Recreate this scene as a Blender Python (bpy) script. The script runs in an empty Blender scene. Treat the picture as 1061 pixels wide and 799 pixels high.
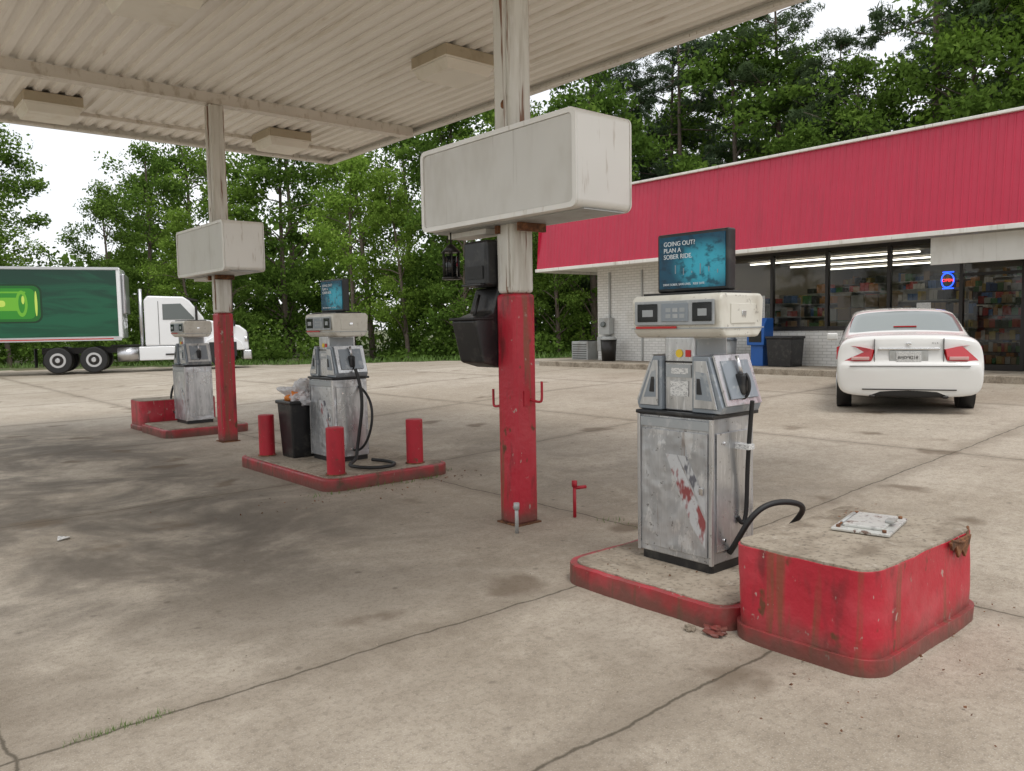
import bpy, math, random, bmesh
import numpy as np
from mathutils import Matrix, Vector
from mathutils import noise as nz_
random.seed(7)
scene=bpy.context.scene
COL=scene.collection
# ------------------------------------------------------------------ materials
class NT:
    def __init__(s,m):
        s.t=m.node_tree; s.n=s.t.nodes; s.l=s.t.links
    def add(s,typ,**kw):
        n=s.n.new(typ)
        for k,v in kw.items(): setattr(n,k,v)
        return n
    def link(s,a,b): s.l.new(a,b)
    def _in(s,sock,v):
        if isinstance(v,bpy.types.NodeSocket): s.l.new(v,sock)
        else: sock.default_value=v
    def math(s,op,a,b=0.0,c=0.0,clamp=False):
        n=s.n.new('ShaderNodeMath'); n.operation=op; n.use_clamp=clamp
        s._in(n.inputs[0],a); s._in(n.inputs[1],b)
        if op in('MULTIPLY_ADD','COMPARE','SMOOTH_MIN'): s._in(n.inputs[2],c)
        return n.outputs[0]
    def mix(s,f,a,b,blend='MIX'):
        n=s.n.new('ShaderNodeMix'); n.data_type='RGBA'; n.blend_type=blend
        s._in(n.inputs[0],f)
        s._in(n.inputs[6],a if isinstance(a,bpy.types.NodeSocket) else (*a,1))
        s._in(n.inputs[7],b if isinstance(b,bpy.types.NodeSocket) else (*b,1))
        return n.outputs[2]
    def noise(s,vec,scale,detail=4,rough=.55,dist=0):
        n=s.n.new('ShaderNodeTexNoise'); n.inputs['Scale'].default_value=scale
        n.inputs['Detail'].default_value=detail; n.inputs['Roughness'].default_value=rough
        n.inputs['Distortion'].default_value=dist
        if vec is not None: s.l.new(vec,n.inputs['Vector'])
        return n.outputs['Fac']
    def ramp(s,v,lo,hi):
        n=s.n.new('ShaderNodeMapRange'); n.interpolation_type='SMOOTHSTEP'
        s._in(n.inputs[0],v); n.inputs[1].default_value=lo; n.inputs[2].default_value=hi
        return n.outputs[0]
    def pos(s,scale=(1,1,1),world=True):
        if world:
            g=s.n.new('ShaderNodeNewGeometry').outputs['Position']
        else:
            g=s.n.new('ShaderNodeTexCoord').outputs['Object']
        if scale==(1,1,1): return g
        m=s.n.new('ShaderNodeMapping'); m.inputs['Scale'].default_value=scale
        s.l.new(g,m.inputs[0]); return m.outputs[0]
def new_mat(name):
    m=bpy.data.materials.new(name); m.use_nodes=True
    return m,NT(m),m.node_tree.nodes['Principled BSDF']
def bumpit(t,b,h,strength=.3,dist=.02):
    n=t.add('ShaderNodeBump'); n.inputs['Strength'].default_value=strength; n.inputs['Distance'].default_value=dist
    t.link(h,n.inputs['Height']); t.link(n.outputs[0],b.inputs['Normal'])
def mat(name,col,rough=.6,metal=0,layers=(),bump=0,bscale=30,var=.12,emis=None,coat=0,dirt=0):
    m,t,b=new_mat(name)
    p=t.pos()
    if layers:
        c=t.mix(t.noise(p,1.7,2),tuple(x*(1-var) for x in col),tuple(min(1,x*(1+var)) for x in col))
    else: c=None
    for (lc,sc,ns,lo,hi,am) in layers:
        f=t.ramp(t.noise(t.pos(sc),ns,3,.68),lo,hi)
        f=t.math('MULTIPLY',f,am)
        c=t.mix(f,c,lc)
    if dirt:
        s=t.add('ShaderNodeSeparateXYZ'); t.link(p,s.inputs[0])
        f=t.math('SUBTRACT',1,t.ramp(t.math('ADD',s.outputs[2],t.math('MULTIPLY',t.noise(p,7,2,.7),-.18)),-.08,.10))
        c=t.mix(t.math('MULTIPLY',f,dirt),c,(.09,.065,.045))
    if c is not None: t.link(c,b.inputs['Base Color'])
    else: b.inputs['Base Color'].default_value=(*col,1)
    b.inputs['Metallic'].default_value=metal
    if layers: t.link(t.math('MULTIPLY_ADD',t.noise(p,6,1),.24,rough-.12),b.inputs['Roughness'])
    else: b.inputs['Roughness'].default_value=rough
    if coat: b.inputs['Coat Weight'].default_value=coat
    if bump: bumpit(t,b,t.noise(p,bscale,2),bump,.01)
    if emis:
        b.inputs['Emission Color'].default_value=(*emis[0],1); b.inputs['Emission Strength'].default_value=emis[1]
    return m
M={}
def concrete():
    m,t,b=new_mat('lot_concrete'); p=t.pos()
    sep=t.add('ShaderNodeSeparateXYZ'); t.link(p,sep.inputs[0])
    X,Y=sep.outputs[0],sep.outputs[1]
    big=t.noise(p,.28,2,.6); med=t.noise(p,1.4,5,.74); fine=t.noise(p,34,2,.75); grit=t.noise(p,130,1,.6); mot=t.noise(p,8,3,.75)
    c=t.mix(t.ramp(big,.3,.7),(.365,.312,.245),(.485,.43,.355))
    c=t.mix(t.math('MULTIPLY',t.ramp(med,.42,.70),.50),c,(.255,.212,.160))
    c=t.mix(t.math('MULTIPLY',t.ramp(mot,.48,.68),.28),c,(.22,.182,.138))
    c=t.mix(t.math('MULTIPLY',t.ramp(mot,.50,.30),.25),c,(.56,.50,.42))
    c=t.mix(t.math('MULTIPLY',t.ramp(fine,.45,.70),.42),c,(.175,.148,.118))
    c=t.mix(t.math('MULTIPLY',t.ramp(grit,.52,.76),.45),c,(.66,.61,.54))
    vx=t.math('FLOOR',t.math('DIVIDE',t.math('SUBTRACT',X,.42),4.2)); vy=t.math('FLOOR',t.math('DIVIDE',t.math('SUBTRACT',Y,3.33),4.2))
    cb=t.add('ShaderNodeCombineXYZ'); t.link(vx,cb.inputs[0]); t.link(vy,cb.inputs[1])
    wn=t.add('ShaderNodeTexWhiteNoise'); t.link(cb.outputs[0],wn.inputs['Vector'])
    c=t.mix(t.math('MULTIPLY',wn.outputs['Value'],.18),c,(.23,.195,.15))
    gn=t.noise(p,.75,4,.72,.5)
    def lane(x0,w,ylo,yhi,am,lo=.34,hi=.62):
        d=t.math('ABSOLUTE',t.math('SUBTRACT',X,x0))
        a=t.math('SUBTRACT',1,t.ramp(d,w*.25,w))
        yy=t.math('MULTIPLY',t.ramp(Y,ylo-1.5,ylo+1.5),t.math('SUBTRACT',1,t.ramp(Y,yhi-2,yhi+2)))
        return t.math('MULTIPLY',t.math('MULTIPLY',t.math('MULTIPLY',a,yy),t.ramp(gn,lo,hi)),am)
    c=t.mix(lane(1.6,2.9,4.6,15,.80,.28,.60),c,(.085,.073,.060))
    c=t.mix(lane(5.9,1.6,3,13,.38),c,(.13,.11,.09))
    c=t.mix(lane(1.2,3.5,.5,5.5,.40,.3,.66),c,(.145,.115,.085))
    nn=t.add('ShaderNodeTexNoise'); nn.inputs['Scale'].default_value=3.2; nn.inputs['Detail'].default_value=2; t.link(p,nn.inputs['Vector'])
    def spots(scale,r0,r1,keep,am,col,warp):
        nonlocal c
        vo=t.add('ShaderNodeTexVoronoi'); vo.inputs['Scale'].default_value=scale
        sc=t.add('ShaderNodeVectorMath',operation='SCALE'); sc.inputs['Scale'].default_value=warp; t.link(nn.outputs['Color'],sc.inputs[0])
        wv=t.add('ShaderNodeVectorMath',operation='ADD'); t.link(p,wv.inputs[0]); t.link(sc.outputs[0],wv.inputs[1]); t.link(wv.outputs[0],vo.inputs['Vector'])
        d=t.math('SUBTRACT',1,t.ramp(vo.outputs['Distance'],r0,r1)); s2=t.add('ShaderNodeSeparateColor'); t.link(vo.outputs['Color'],s2.inputs[0])
        c=t.mix(t.math('MULTIPLY',d,t.math('MULTIPLY',t.ramp(s2.outputs[0],keep,keep+.2),am)),c,col)
    spots(1.2,.10,.28,.45,.66,(.12,.085,.055),.5)
    spots(5.5,.06,.16,.62,.5,(.085,.068,.052),.1)
    wob=t.math('MULTIPLY',t.math('SUBTRACT',t.noise(p,1.6,3,.75),.5),.11)
    def joint(C,off,sp):
        q=t.math('DIVIDE',t.math('SUBTRACT',t.math('ADD',C,wob),off),sp)
        q=t.math('ABSOLUTE',t.math('SUBTRACT',t.math('FRACT',t.math('ADD',q,.5)),.5))
        return t.math('MULTIPLY',q,sp)
    jx=joint(X,4.62,4.2); jy=joint(Y,3.33,4.2)
    je=t.math('ABSOLUTE',t.math('SUBTRACT',t.math('ADD',Y,wob),2.02)); je=t.math('ADD',je,t.math('MULTIPLY',t.math('GREATER_THAN',X,3.3),9))
    j=t.math('MINIMUM',t.math('MINIMUM',jx,jy),je)
    j=t.math('ADD',j,t.math('MULTIPLY',t.math('SUBTRACT',fine,.5),.02))
    jl=t.math('SUBTRACT',1,t.ramp(j,.002,.013))
    jh=t.math('SUBTRACT',1,t.ramp(j,.0,.20))
    c=t.mix(t.math('MULTIPLY',jh,.34),c,(.15,.12,.088))
    c=t.mix(t.math('MULTIPLY',jl,.75),c,(.06,.05,.035))
    t.link(c,b.inputs['Base Color']); b.inputs['Roughness'].default_value=.88
    b.inputs['Specular IOR Level'].default_value=.25
    bumpit(t,b,grit,.5,.006)
    return m
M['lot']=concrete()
def grass():
    m,t,b=new_mat('grass_ground'); p=t.pos()
    c=t.mix(t.ramp(t.noise(p,.5,3,.7),.35,.65),(.06,.1,.025),(.13,.11,.06))
    t.link(c,b.inputs['Base Color']); b.inputs['Roughness'].default_value=.95
    return m
M['grass']=grass()
M['islandtop']=mat('island_concrete',(.35,.30,.235),.9,0,[((.15,.115,.08),(1,1,1),3,.42,.66,.7),((.52,.47,.4),(1,1,1),14,.55,.75,.5),((.10,.08,.06),(1,1,1),34,.5,.7,.65)],bump=.6,bscale=60)
RUST=(.12,.045,.018)
M['red']=mat('worn_red_paint',(.45,.016,.034),.45,0,[((.52,.085,.10),(1,1,1),2.2,.46,.72,.55),((.13,.02,.02),(1,1,.30),6,.52,.70,.75),((.20,.07,.035),(2.2,2.2,.12),4,.55,.68,.8),((.42,.35,.30),(1,1,.6),19,.65,.71,.75),(RUST,(1,1,.7),6,.60,.68,.95)],bump=.45,bscale=22,dirt=.8)
M['redplain']=mat('red_bollard_paint',(.44,.015,.03),.5,0,[((.22,.015,.02),(1,1,.4),6,.48,.7,.6),((.5,.2,.18),(1,1,1),18,.64,.73,.7),(RUST,(1,1,1),9,.62,.7,.8)],bump=.2)
M['fascia']=mat('crimson_metal_siding',(.48,.018,.055),.42,0,[((.36,.02,.045),(1,2.2,.12),3,.45,.7,.5),((.54,.08,.11),(1,6,.15),3,.6,.8,.4)],var=.07)
M['white']=mat('aged_white_paint',(.74,.72,.67),.5,0,[((.45,.40,.32),(2,2,.25),3,.5,.75,.6),((.22,.12,.06),(6,6,.5),3,.62,.72,.7)])
M['colwhite']=mat('column_white_paint',(.64,.615,.55),.5,0,[((.40,.36,.29),(3,3,.3),4,.45,.7,.6),((.19,.08,.035),(7,7,.35),3,.55,.63,.95),((.75,.73,.7),(3,3,.4),9,.55,.7,.4)],bump=.2)
M['sign']=mat('blank_sign_plastic',(.62,.605,.56),.35,0,[((.44,.41,.35),(1,1,.5),2.5,.45,.75,.45),((.3,.27,.22),(4,4,.15),4,.62,.76,.4)],var=.04)
M['signframe']=mat('sign_frame_metal',(.76,.74,.69),.35,.1,[((.4,.33,.25),(3,3,.5),5,.58,.72,.5)])
M['soffit']=mat('canopy_deck_white',(.88,.845,.785),.45,0,[((.62,.55,.44),(4,.25,1),3,.50,.75,.45),((.38,.26,.16),(6,.4,1),2,.66,.78,.5)],var=.04)
M['beam']=mat('canopy_beam_paint',(.72,.67,.60),.5,0,[((.4,.33,.24),(2,2,1),4,.5,.7,.6)])
M['fixture']=mat('light_housing',(.47,.40,.29),.5,0,[((.33,.27,.18),(1,1,1),4,.5,.7,.5)])
M['lens']=mat('light_fixture_lens',(.82,.78,.69),.4,0,[((.55,.47,.33),(1,1,1),3,.5,.75,.4)])
M['steel']=mat('scuffed_stainless',(.58,.585,.59),.30,.8,[((.34,.35,.36),(2,2,.4),5,.45,.7,.7),((.78,.79,.8),(3,3,.5),11,.55,.68,.6),((.16,.15,.14),(1,1,1),26,.63,.71,.6)],bump=.12,bscale=14)
def cabinetmat():
    # brushed stainless sheet: fine vertical grain, broad tarnish, dents, a few scuffs
    m,t,b=new_mat('dented_brushed_stainless'); p=t.pos()
    grain=t.noise(t.pos((60,60,1.2)),3,2,.6)
    c=t.mix(grain,(.46,.47,.485),(.64,.645,.655))
    c=t.mix(t.math('MULTIPLY',t.ramp(t.noise(t.pos((1,1,.5)),4.2,4,.6,.4),.42,.64),.65),c,(.33,.34,.355))
    c=t.mix(t.math('MULTIPLY',t.ramp(t.noise(t.pos((1,1.4,.7)),7,4,.7),.55,.60),.55),c,(.74,.74,.74))
    c=t.mix(t.math('MULTIPLY',t.ramp(t.noise(t.pos((5,5,.3)),5,3,.6),.62,.72),.5),c,(.20,.13,.09))
    c=t.mix(t.math('MULTIPLY',t.ramp(t.noise(p,30,3,.7),.63,.69),.7),c,(.11,.10,.095))
    t.link(c,b.inputs['Base Color']); b.inputs['Metallic'].default_value=.75
    t.link(t.math('MULTIPLY_ADD',t.noise(p,9,3),.30,.22),b.inputs['Roughness'])
    bumpit(t,b,t.math('MULTIPLY_ADD',grain,.03,t.noise(p,5.5,2)),.6,.03); return m
M['steel2']=cabinetmat()
M['decalred']=mat('worn_red_decal',(.27,.07,.07),.45,.2,[((.52,.53,.54),(1,1.3,.6),8,.40,.50,1),((.16,.05,.05),(1,1,1),20,.55,.7,.6)])
M['decaldark']=mat('worn_dark_decal',(.14,.14,.16),.45,.3,[((.52,.53,.54),(1,1.3,.6),9,.42,.52,1)])
M['bluegrey']=mat('boot_panel_grey',(.25,.28,.31),.4,.3,[((.45,.47,.48),(1,1,1),9,.55,.65,.6)])
M['cream']=mat('pump_head_cream',(.64,.62,.55),.4,0,[((.42,.38,.3),(1,1,.6),5,.48,.72,.6),((.22,.2,.17),(1,1,1),24,.62,.70,.65)])
M['headface']=mat('pump_face_grey',(.34,.36,.37),.35,.1,[((.5,.5,.5),(1,1,1),12,.55,.7,.5)])
M['black']=mat('black_plastic',(.014,.014,.015),.38,0,[((.06,.056,.05),(1,1,1),9,.50,.72,.7)])
M['disp']=mat('dark_display',(.01,.011,.012),.12)
M['rubber']=mat('black_rubber',(.014,.014,.014),.55)
M['label']=mat('white_label',(.66,.66,.64),.5,0,[((.25,.25,.26),(1,1,3),60,.5,.56,.7)])
M['yellow']=mat('yellow_sticker',(.75,.52,.03),.45)
M['orange']=mat('orange_wrapper',(.65,.20,.03),.45)
M['redsticker']=mat('red_sticker',(.5,.02,.02),.4)
M['rust']=mat('rusted_iron',(.13,.055,.025),.85,.1,[((.28,.12,.05),(1,1,1),20,.45,.6,.7),((.03,.02,.015),(1,1,1),9,.5,.7,.7)],bump=.7,bscale=60)
M['plate']=mat('meter_cover_plate',(.60,.60,.57),.45,.4,[(RUST,(1,1,1),14,.57,.64,.85),((.25,.25,.25),(1,1,1),30,.55,.65,.5)],bump=.4)
def bagmat():
    m,t,b=new_mat('translucent_plastic_bag'); b.inputs['Base Color'].default_value=(.72,.72,.74,1); b.inputs['Roughness'].default_value=.22
    b.inputs['Alpha'].default_value=.72; bumpit(t,b,t.noise(t.pos(),22,3,.6,1.5),.9,.02); return m
M['bag']=bagmat()
M['blue']=mat('blue_newspaper_box',(.01,.10,.38),.4)
M['dark']=mat('dark_aluminium_frame',(.03,.027,.025),.4,.5)
M['greybox']=mat('utility_box_grey',(.42,.43,.42),.5,.2,[((.25,.22,.18),(1,1,.5),5,.5,.7,.5)])
M['text']=mat('white_lettering',(.78,.82,.84),.5)
M['carpaint']=mat('pearl_white_car_paint',(.72,.715,.69),.22,0,coat=.8)
M['tail']=mat('red_tail_lens',(.50,.008,.014),.12,coat=.8)
M['taill']=mat('pale_tail_lens',(.62,.36,.34),.15,coat=.8)
M['chrome']=mat('chrome',(.75,.75,.76),.15,1)
M['carglass']=mat('car_glass',(.07,.085,.08),.05,0,coat=1)
M['rearglass']=mat('rear_glass_sky_lightened',(.16,.185,.175),.05,0,coat=1)  # rear window colour lightened to imitate the sky's reflection
M['truckwhite']=mat('truck_white_paint',(.78,.79,.80),.3,0,coat=.5)
M['alum']=mat('truck_aluminium',(.6,.6,.61),.3,.9)
M['asphalt']=mat('roof_membrane',(.4,.4,.38),.9)
M['interior']=mat('store_interior_wall',(.38,.34,.28),.8)
M['intfloor']=mat('store_floor_tile',(.32,.29,.25),.4)
M['tube']=mat('fluorescent_tube',(.9,.9,.9),.5,emis=((1,.97,.9),8))
M['neonb']=mat('blue_neon',(.02,.05,.5),.5,emis=((.02,.1,1),2.5))
M['neonr']=mat('red_neon',(.5,.02,.02),.5,emis=((1,.05,.05),2.5))
for k in('neonb','neonr'): M[k].cycles.emission_sampling='NONE'
def brick():
    m,t,b=new_mat('white_painted_brick')
    g=t.add('ShaderNodeNewGeometry').outputs['Position']; s=t.add('ShaderNodeSeparateXYZ'); t.link(g,s.inputs[0])
    c=t.add('ShaderNodeCombineXYZ'); t.link(t.math('ADD',s.outputs[0],s.outputs[1]),c.inputs[0]); t.link(s.outputs[2],c.inputs[1])
    br=t.add('ShaderNodeTexBrick'); t.link(c.outputs[0],br.inputs['Vector'])
    br.inputs['Color1'].default_value=(.76,.75,.72,1); br.inputs['Color2'].default_value=(.68,.67,.64,1); br.inputs['Mortar'].default_value=(.50,.49,.46,1)
    br.inputs['Scale'].default_value=1; br.inputs['Brick Width'].default_value=.22; br.inputs['Row Height'].default_value=.075; br.inputs['Mortar Size'].default_value=.008
    col=t.mix(t.math('MULTIPLY',t.ramp(t.noise(t.pos((1,1,.4)),1.5,4),.5,.75),.4),br.outputs['Color'],(.42,.38,.31))
    t.link(col,b.inputs['Base Color']); b.inputs['Roughness'].default_value=.7
    return m
M['brick']=brick()
def glass():
    m=bpy.data.materials.new('store_window_glass'); m.use_nodes=True; t=NT(m); t.n.clear()
    o=t.add('ShaderNodeOutputMaterial'); mx=t.add('ShaderNodeMixShader'); tr=t.add('ShaderNodeBsdfTransparent'); gl=t.add('ShaderNodeBsdfGlossy')
    tr.inputs[0].default_value=(.68,.68,.66,1); gl.inputs['Roughness'].default_value=.02; gl.inputs[0].default_value=(.75,.75,.75,1)
    fr=t.add('ShaderNodeFresnel'); fr.inputs[0].default_value=1.4
    t.link(fr.outputs[0],mx.inputs[0]); t.link(tr.outputs[0],mx.inputs[1]); t.link(gl.outputs[0],mx.inputs[2]); t.link(mx.outputs[0],o.inputs[0]); return m
M['glass']=glass()
def screenmat():
    m,t,b=new_mat('advert_screen_face')
    tc=t.add('ShaderNodeTexCoord').outputs['Generated']
    s=t.add('ShaderNodeSeparateXYZ'); t.link(tc,s.inputs[0])
    d=t.math('ADD',t.math('POWER',t.math('SUBTRACT',s.outputs[1],.30),2),t.math('POWER',t.math('SUBTRACT',s.outputs[2],.42),2))
    f=t.math('SUBTRACT',1,t.ramp(d,.0,.30))
    c=t.mix(f,(.004,.045,.08),(.03,.27,.36))
    c=t.mix(t.math('MULTIPLY',t.ramp(t.noise(tc,7,4),.48,.66),.75),c,(.003,.018,.035))
    t.link(c,b.inputs['Base Color']); b.inputs['Roughness'].default_value=.15
    t.link(c,b.inputs['Emission Color']); b.inputs['Emission Strength'].default_value=.35
    m.cycles.emission_sampling='NONE'
    return m
M['screen']=screenmat()
def admat():
    m,t,b=new_mat('trailer_green_graphic')
    tc=t.add('ShaderNodeTexCoord').outputs['Generated']
    s=t.add('ShaderNodeSeparateXYZ'); t.link(tc,s.inputs[0])
    c=t.mix(s.outputs[2],(.003,.070,.033),(.005,.038,.024))
    c=t.mix(t.math('MULTIPLY',t.ramp(t.noise(tc,5,4,.6,1.),.45,.65),.5),c,(.008,.13,.06))
    t.link(c,b.inputs['Base Color']); b.inputs['Roughness'].default_value=.35; return m
M['ad']=admat()
for k,c in dict(bot1=(.010,.13,.016),bot2=(.03,.25,.02),bot3=(.15,.45,.03),bot4=(.55,.72,.12),bot0=(.003,.035,.010)).items(): M[k]=mat('bottle_'+k,c,.35)
def leafmat(name,c1,c2,c3):
    m=bpy.data.materials.new(name); m.use_nodes=True; t=NT(m); t.n.clear()
    o=t.add('ShaderNodeOutputMaterial'); a=t.add('ShaderNodeAttribute',attribute_name='lv')
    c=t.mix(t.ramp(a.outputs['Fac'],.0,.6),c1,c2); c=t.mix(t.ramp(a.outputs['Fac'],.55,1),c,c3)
    oi=t.add('ShaderNodeObjectInfo')
    c=t.mix(t.math('MULTIPLY',oi.outputs['Random'],.3),c,(.12,.17,.035))
    d=t.add('ShaderNodeBsdfDiffuse'); tr=t.add('ShaderNodeBsdfTranslucent'); mx=t.add('ShaderNodeMixShader'); mx.inputs[0].default_value=.4
    t.link(c,d.inputs[0]); t.link(c,tr.inputs[0]); t.link(d.outputs[0],mx.inputs[1]); t.link(tr.outputs[0],mx.inputs[2]); t.link(mx.outputs[0],o.inputs[0]); return m
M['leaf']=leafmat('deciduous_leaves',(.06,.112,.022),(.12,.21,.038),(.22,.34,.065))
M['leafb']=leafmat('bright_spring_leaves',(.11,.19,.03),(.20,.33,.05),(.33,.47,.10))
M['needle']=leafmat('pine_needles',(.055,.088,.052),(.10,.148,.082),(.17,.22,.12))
M['bark']=mat('tree_bark',(.13,.10,.078),.9,0,[((.24,.21,.18),(3,3,.6),6,.5,.7,.6)])
M['grassblade']=mat('grass_blades',(.10,.18,.03),.7,var=.5)

# ------------------------------------------------------------------ mesh helpers
def grp(name,loc=(0,0,0),rz=0):
    e=bpy.data.objects.new(name,None); COL.objects.link(e); e.location=loc; e.rotation_euler=(0,0,rz); e.empty_display_size=.2; return e
def mobj(name,verts,faces,mats,parent=None,bevel=0,smooth=False,fm=None,loc=None,rot=None,seg=2):
    me=bpy.data.meshes.new(name); me.from_pydata([tuple(v) for v in verts],[],faces); me.validate()
    if not isinstance(mats,(list,tuple)): mats=[mats]
    for k in mats: me.materials.append(M[k] if isinstance(k,str) else k)
    if fm:
        for p,i in zip(me.polygons,fm): p.material_index=i
    if smooth:
        for p in me.polygons: p.use_smooth=True
    o=bpy.data.objects.new(name,me); COL.objects.link(o)
    if parent: o.parent=parent
    if loc: o.location=loc
    if rot: o.rotation_euler=rot
    if bevel:
        b=o.modifiers.new('b','BEVEL'); b.width=bevel; b.segments=seg; b.limit_method='ANGLE'; b.angle_limit=math.radians(35)
        for p in me.polygons: p.use_smooth=True
        w=o.modifiers.new('w','WEIGHTED_NORMAL'); w.keep_sharp=True
    return o
BF=[(0,3,2,1),(4,5,6,7),(0,1,5,4),(1,2,6,5),(2,3,7,6),(3,0,4,7)]
def bx(parent,name,x0,x1,y0,y1,z0,z1,m,bevel=0,**k):
    cx,cy,cz=(x0+x1)/2,(y0+y1)/2,(z0+z1)/2; a,b,c=(x1-x0)/2,(y1-y0)/2,(z1-z0)/2
    v=[(-a,-b,-c),(a,-b,-c),(a,b,-c),(-a,b,-c),(-a,-b,c),(a,-b,c),(a,b,c),(-a,b,c)]
    return mobj(name,v,BF,m,parent,bevel,loc=(cx,cy,cz),**k)
def multi(parent,name,boxes,mats,idx=None,**k):
    v=[];f=[];fm=[]
    for i,(x0,x1,y0,y1,z0,z1) in enumerate(boxes):
        o=len(v); v+=[(x0,y0,z0),(x1,y0,z0),(x1,y1,z0),(x0,y1,z0),(x0,y0,z1),(x1,y0,z1),(x1,y1,z1),(x0,y1,z1)]
        f+=[tuple(q+o for q in ff) for ff in BF]; fm+=[idx[i] if idx else 0]*6
    return mobj(name,v,f,mats,parent,fm=fm,**k)
def cyl(parent,name,p0,p1,r0,r1,m,n=20,bevel=0,smooth=True):
    p0=Vector(p0);p1=Vector(p1);d=(p1-p0); q=d.to_track_quat('Z','Y'); L=d.length
    v=[];f=[]
    for z,r in((0,r0),(L,r1)):
        for i in range(n):
            a=2*math.pi*i/n; v.append((r*math.cos(a),r*math.sin(a),z))
    f=[(i,(i+1)%n,n+(i+1)%n,n+i) for i in range(n)]+[tuple(range(n))[::-1],tuple(range(n,2*n))]
    o=mobj(name,v,f,m,parent,bevel,smooth=False)
    if not bevel:
        for p in o.data.polygons[:n]: p.use_smooth=True
    o.location=p0; o.rotation_mode='QUATERNION'; o.rotation_quaternion=q; return o
def fixn(o):
    b=bmesh.new(); b.from_mesh(o.data); bmesh.ops.recalc_face_normals(b,faces=b.faces); b.to_mesh(o.data); b.free()
def prism(parent,name,poly,a0,a1,axis,m,bevel=0,**k):
    def mk(p,a):
        if axis=='x': return (a,p[0],p[1])
        if axis=='y': return (p[0],a,p[1])
        return (p[0],p[1],a)
    n=len(poly); v=[mk(p,a0) for p in poly]+[mk(p,a1) for p in poly]
    f=[tuple(range(n)),tuple(range(n,2*n))[::-1]]+[((i+1)%n,i,n+i,n+(i+1)%n) for i in range(n)]
    o=mobj(name,v,f,m,parent,bevel,**k); fixn(o); return o
def rrect(x0,x1,y0,y1,r,n=8):
    pts=[]
    for cx,cy,a in((x1-r,y1-r,0),(x0+r,y1-r,90),(x0+r,y0+r,180),(x1-r,y0+r,270)):
        for i in range(n+1):
            t=math.radians(a+90*i/n); pts.append((cx+r*math.cos(t),cy+r*math.sin(t)))
    return pts
def ellipse(cx,cy,a,b,n=28): return [(cx+a*math.cos(2*math.pi*i/n),cy+b*math.sin(2*math.pi*i/n)) for i in range(n)]
def hose(parent,name,pts,r,m='rubber'):
    c=bpy.data.curves.new(name,'CURVE'); c.dimensions='3D'; c.bevel_depth=r; c.bevel_resolution=3; c.resolution_u=10; c.use_fill_caps=True
    s=c.splines.new('NURBS'); s.points.add(len(pts)-1); s.use_endpoint_u=True; s.order_u=min(4,len(pts))
    for p,q in zip(s.points,pts): p.co=(*q,1)
    c.materials.append(M[m]); o=bpy.data.objects.new(name,c); COL.objects.link(o)
    if parent: o.parent=parent
    return o
def text(parent,name,body,size,loc,rot,m='text',align='LEFT'):
    c=bpy.data.curves.new(name,'FONT'); c.body=body; c.size=size; c.align_x=align; c.extrude=.001; c.materials.append(M[m])
    o=bpy.data.objects.new(name,c); COL.objects.link(o); o.parent=parent; o.location=loc; o.rotation_euler=rot; return o
HP=math.pi/2
ROTMX=(HP,0,-HP)

# ------------------------------------------------------------------ ground
def g(x,y):
    if x<5: z=0
    elif x<11: z=.25*(x-5)/6
    elif x<17: z=.25+.1*(x-11)/6
    else: z=.35
    if y>20: z*=max(0,min(1,(34-y)/14))
    return z
fx=np.concatenate([np.arange(-600,-40,40),np.arange(-40,34,1.0),np.arange(34,80,6),np.arange(80,640,40)])
fy=np.concatenate([np.arange(-600,-24,36),np.arange(-24,60,1.0),np.arange(60,100,6),np.arange(100,640,40)])
v=[(x,y,g(x,y)-.03) for y in fy for x in fx]; nx=len(fx)
f=[(j*nx+i,j*nx+i+1,(j+1)*nx+i+1,(j+1)*nx+i) for j in range(len(fy)-1) for i in range(nx-1)]
mobj('ground',v,f,'grass')
poly=[(-39,-23),(27,-23),(27,14),(21.5,21),(14.5,35),(-2,46),(-39,52)]
def inside(x,y):
    c=False;n=len(poly)
    for i in range(n):
        (x1,y1),(x2,y2)=poly[i],poly[(i+1)%n]
        if (y1>y)!=(y2>y) and x<(x2-x1)*(y-y1)/(y2-y1)+x1: c=not c
    return c
xs=np.arange(-39,28,1.0); ys=np.arange(-23,53,1.0)
v=[(x,y,g(x,y)) for y in ys for x in xs]; nx=len(xs)
f=[(j*nx+i,j*nx+i+1,(j+1)*nx+i+1,(j+1)*nx+i) for j in range(len(ys)-1) for i in range(nx-1) if inside(xs[i]+.5,ys[j]+.5)]
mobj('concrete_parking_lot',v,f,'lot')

# ------------------------------------------------------------------ canopy
can=grp('gas_station_canopy')
X0,X1,Y0,Y1=.85,7.5,1.85,14.1
prof=[];x=X0
P=.19
while x<X1-.01:
    prof+=[(x,4.83),(x+P*.42,4.83),(x+P*.5,4.79),(x+P*.92,4.79)]; x+=P
prof=[p for p in prof if p[0]<=X1]; prof.append((X1,4.83))
v=[(p[0],Y0,p[1]) for p in prof]+[(p[0],Y1,p[1]) for p in prof]; n=len(prof)
mobj('corrugated_soffit',v,[(i,i+1,n+i+1,n+i) for i in range(n-1)],'soffit',can)
bx(can,'roof_deck',X0,X1,Y0,Y1,4.87,4.93,'soffit')
for nm,b in {'fascia_front':(X0-.04,X0,Y0-.04,Y1+.04,4.70,5.15),'fascia_back':(X1,X1+.04,Y0-.04,Y1+.04,4.70,5.15),'fascia_near':(X0,X1,Y0-.04,Y0,4.70,5.15),'fascia_far':(X0,X1,Y1,Y1+.04,4.70,5.15)}.items():
    bx(can,nm,*b,'white')
bx(can,'gutter_lip_back',X1-.07,X1-.002,Y0+.002,Y1-.002,4.70,4.73,'white'); bx(can,'gutter_lip_far',X0+.002,X1-.08,Y1-.07,Y1-.002,4.702,4.73,'white')
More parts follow.
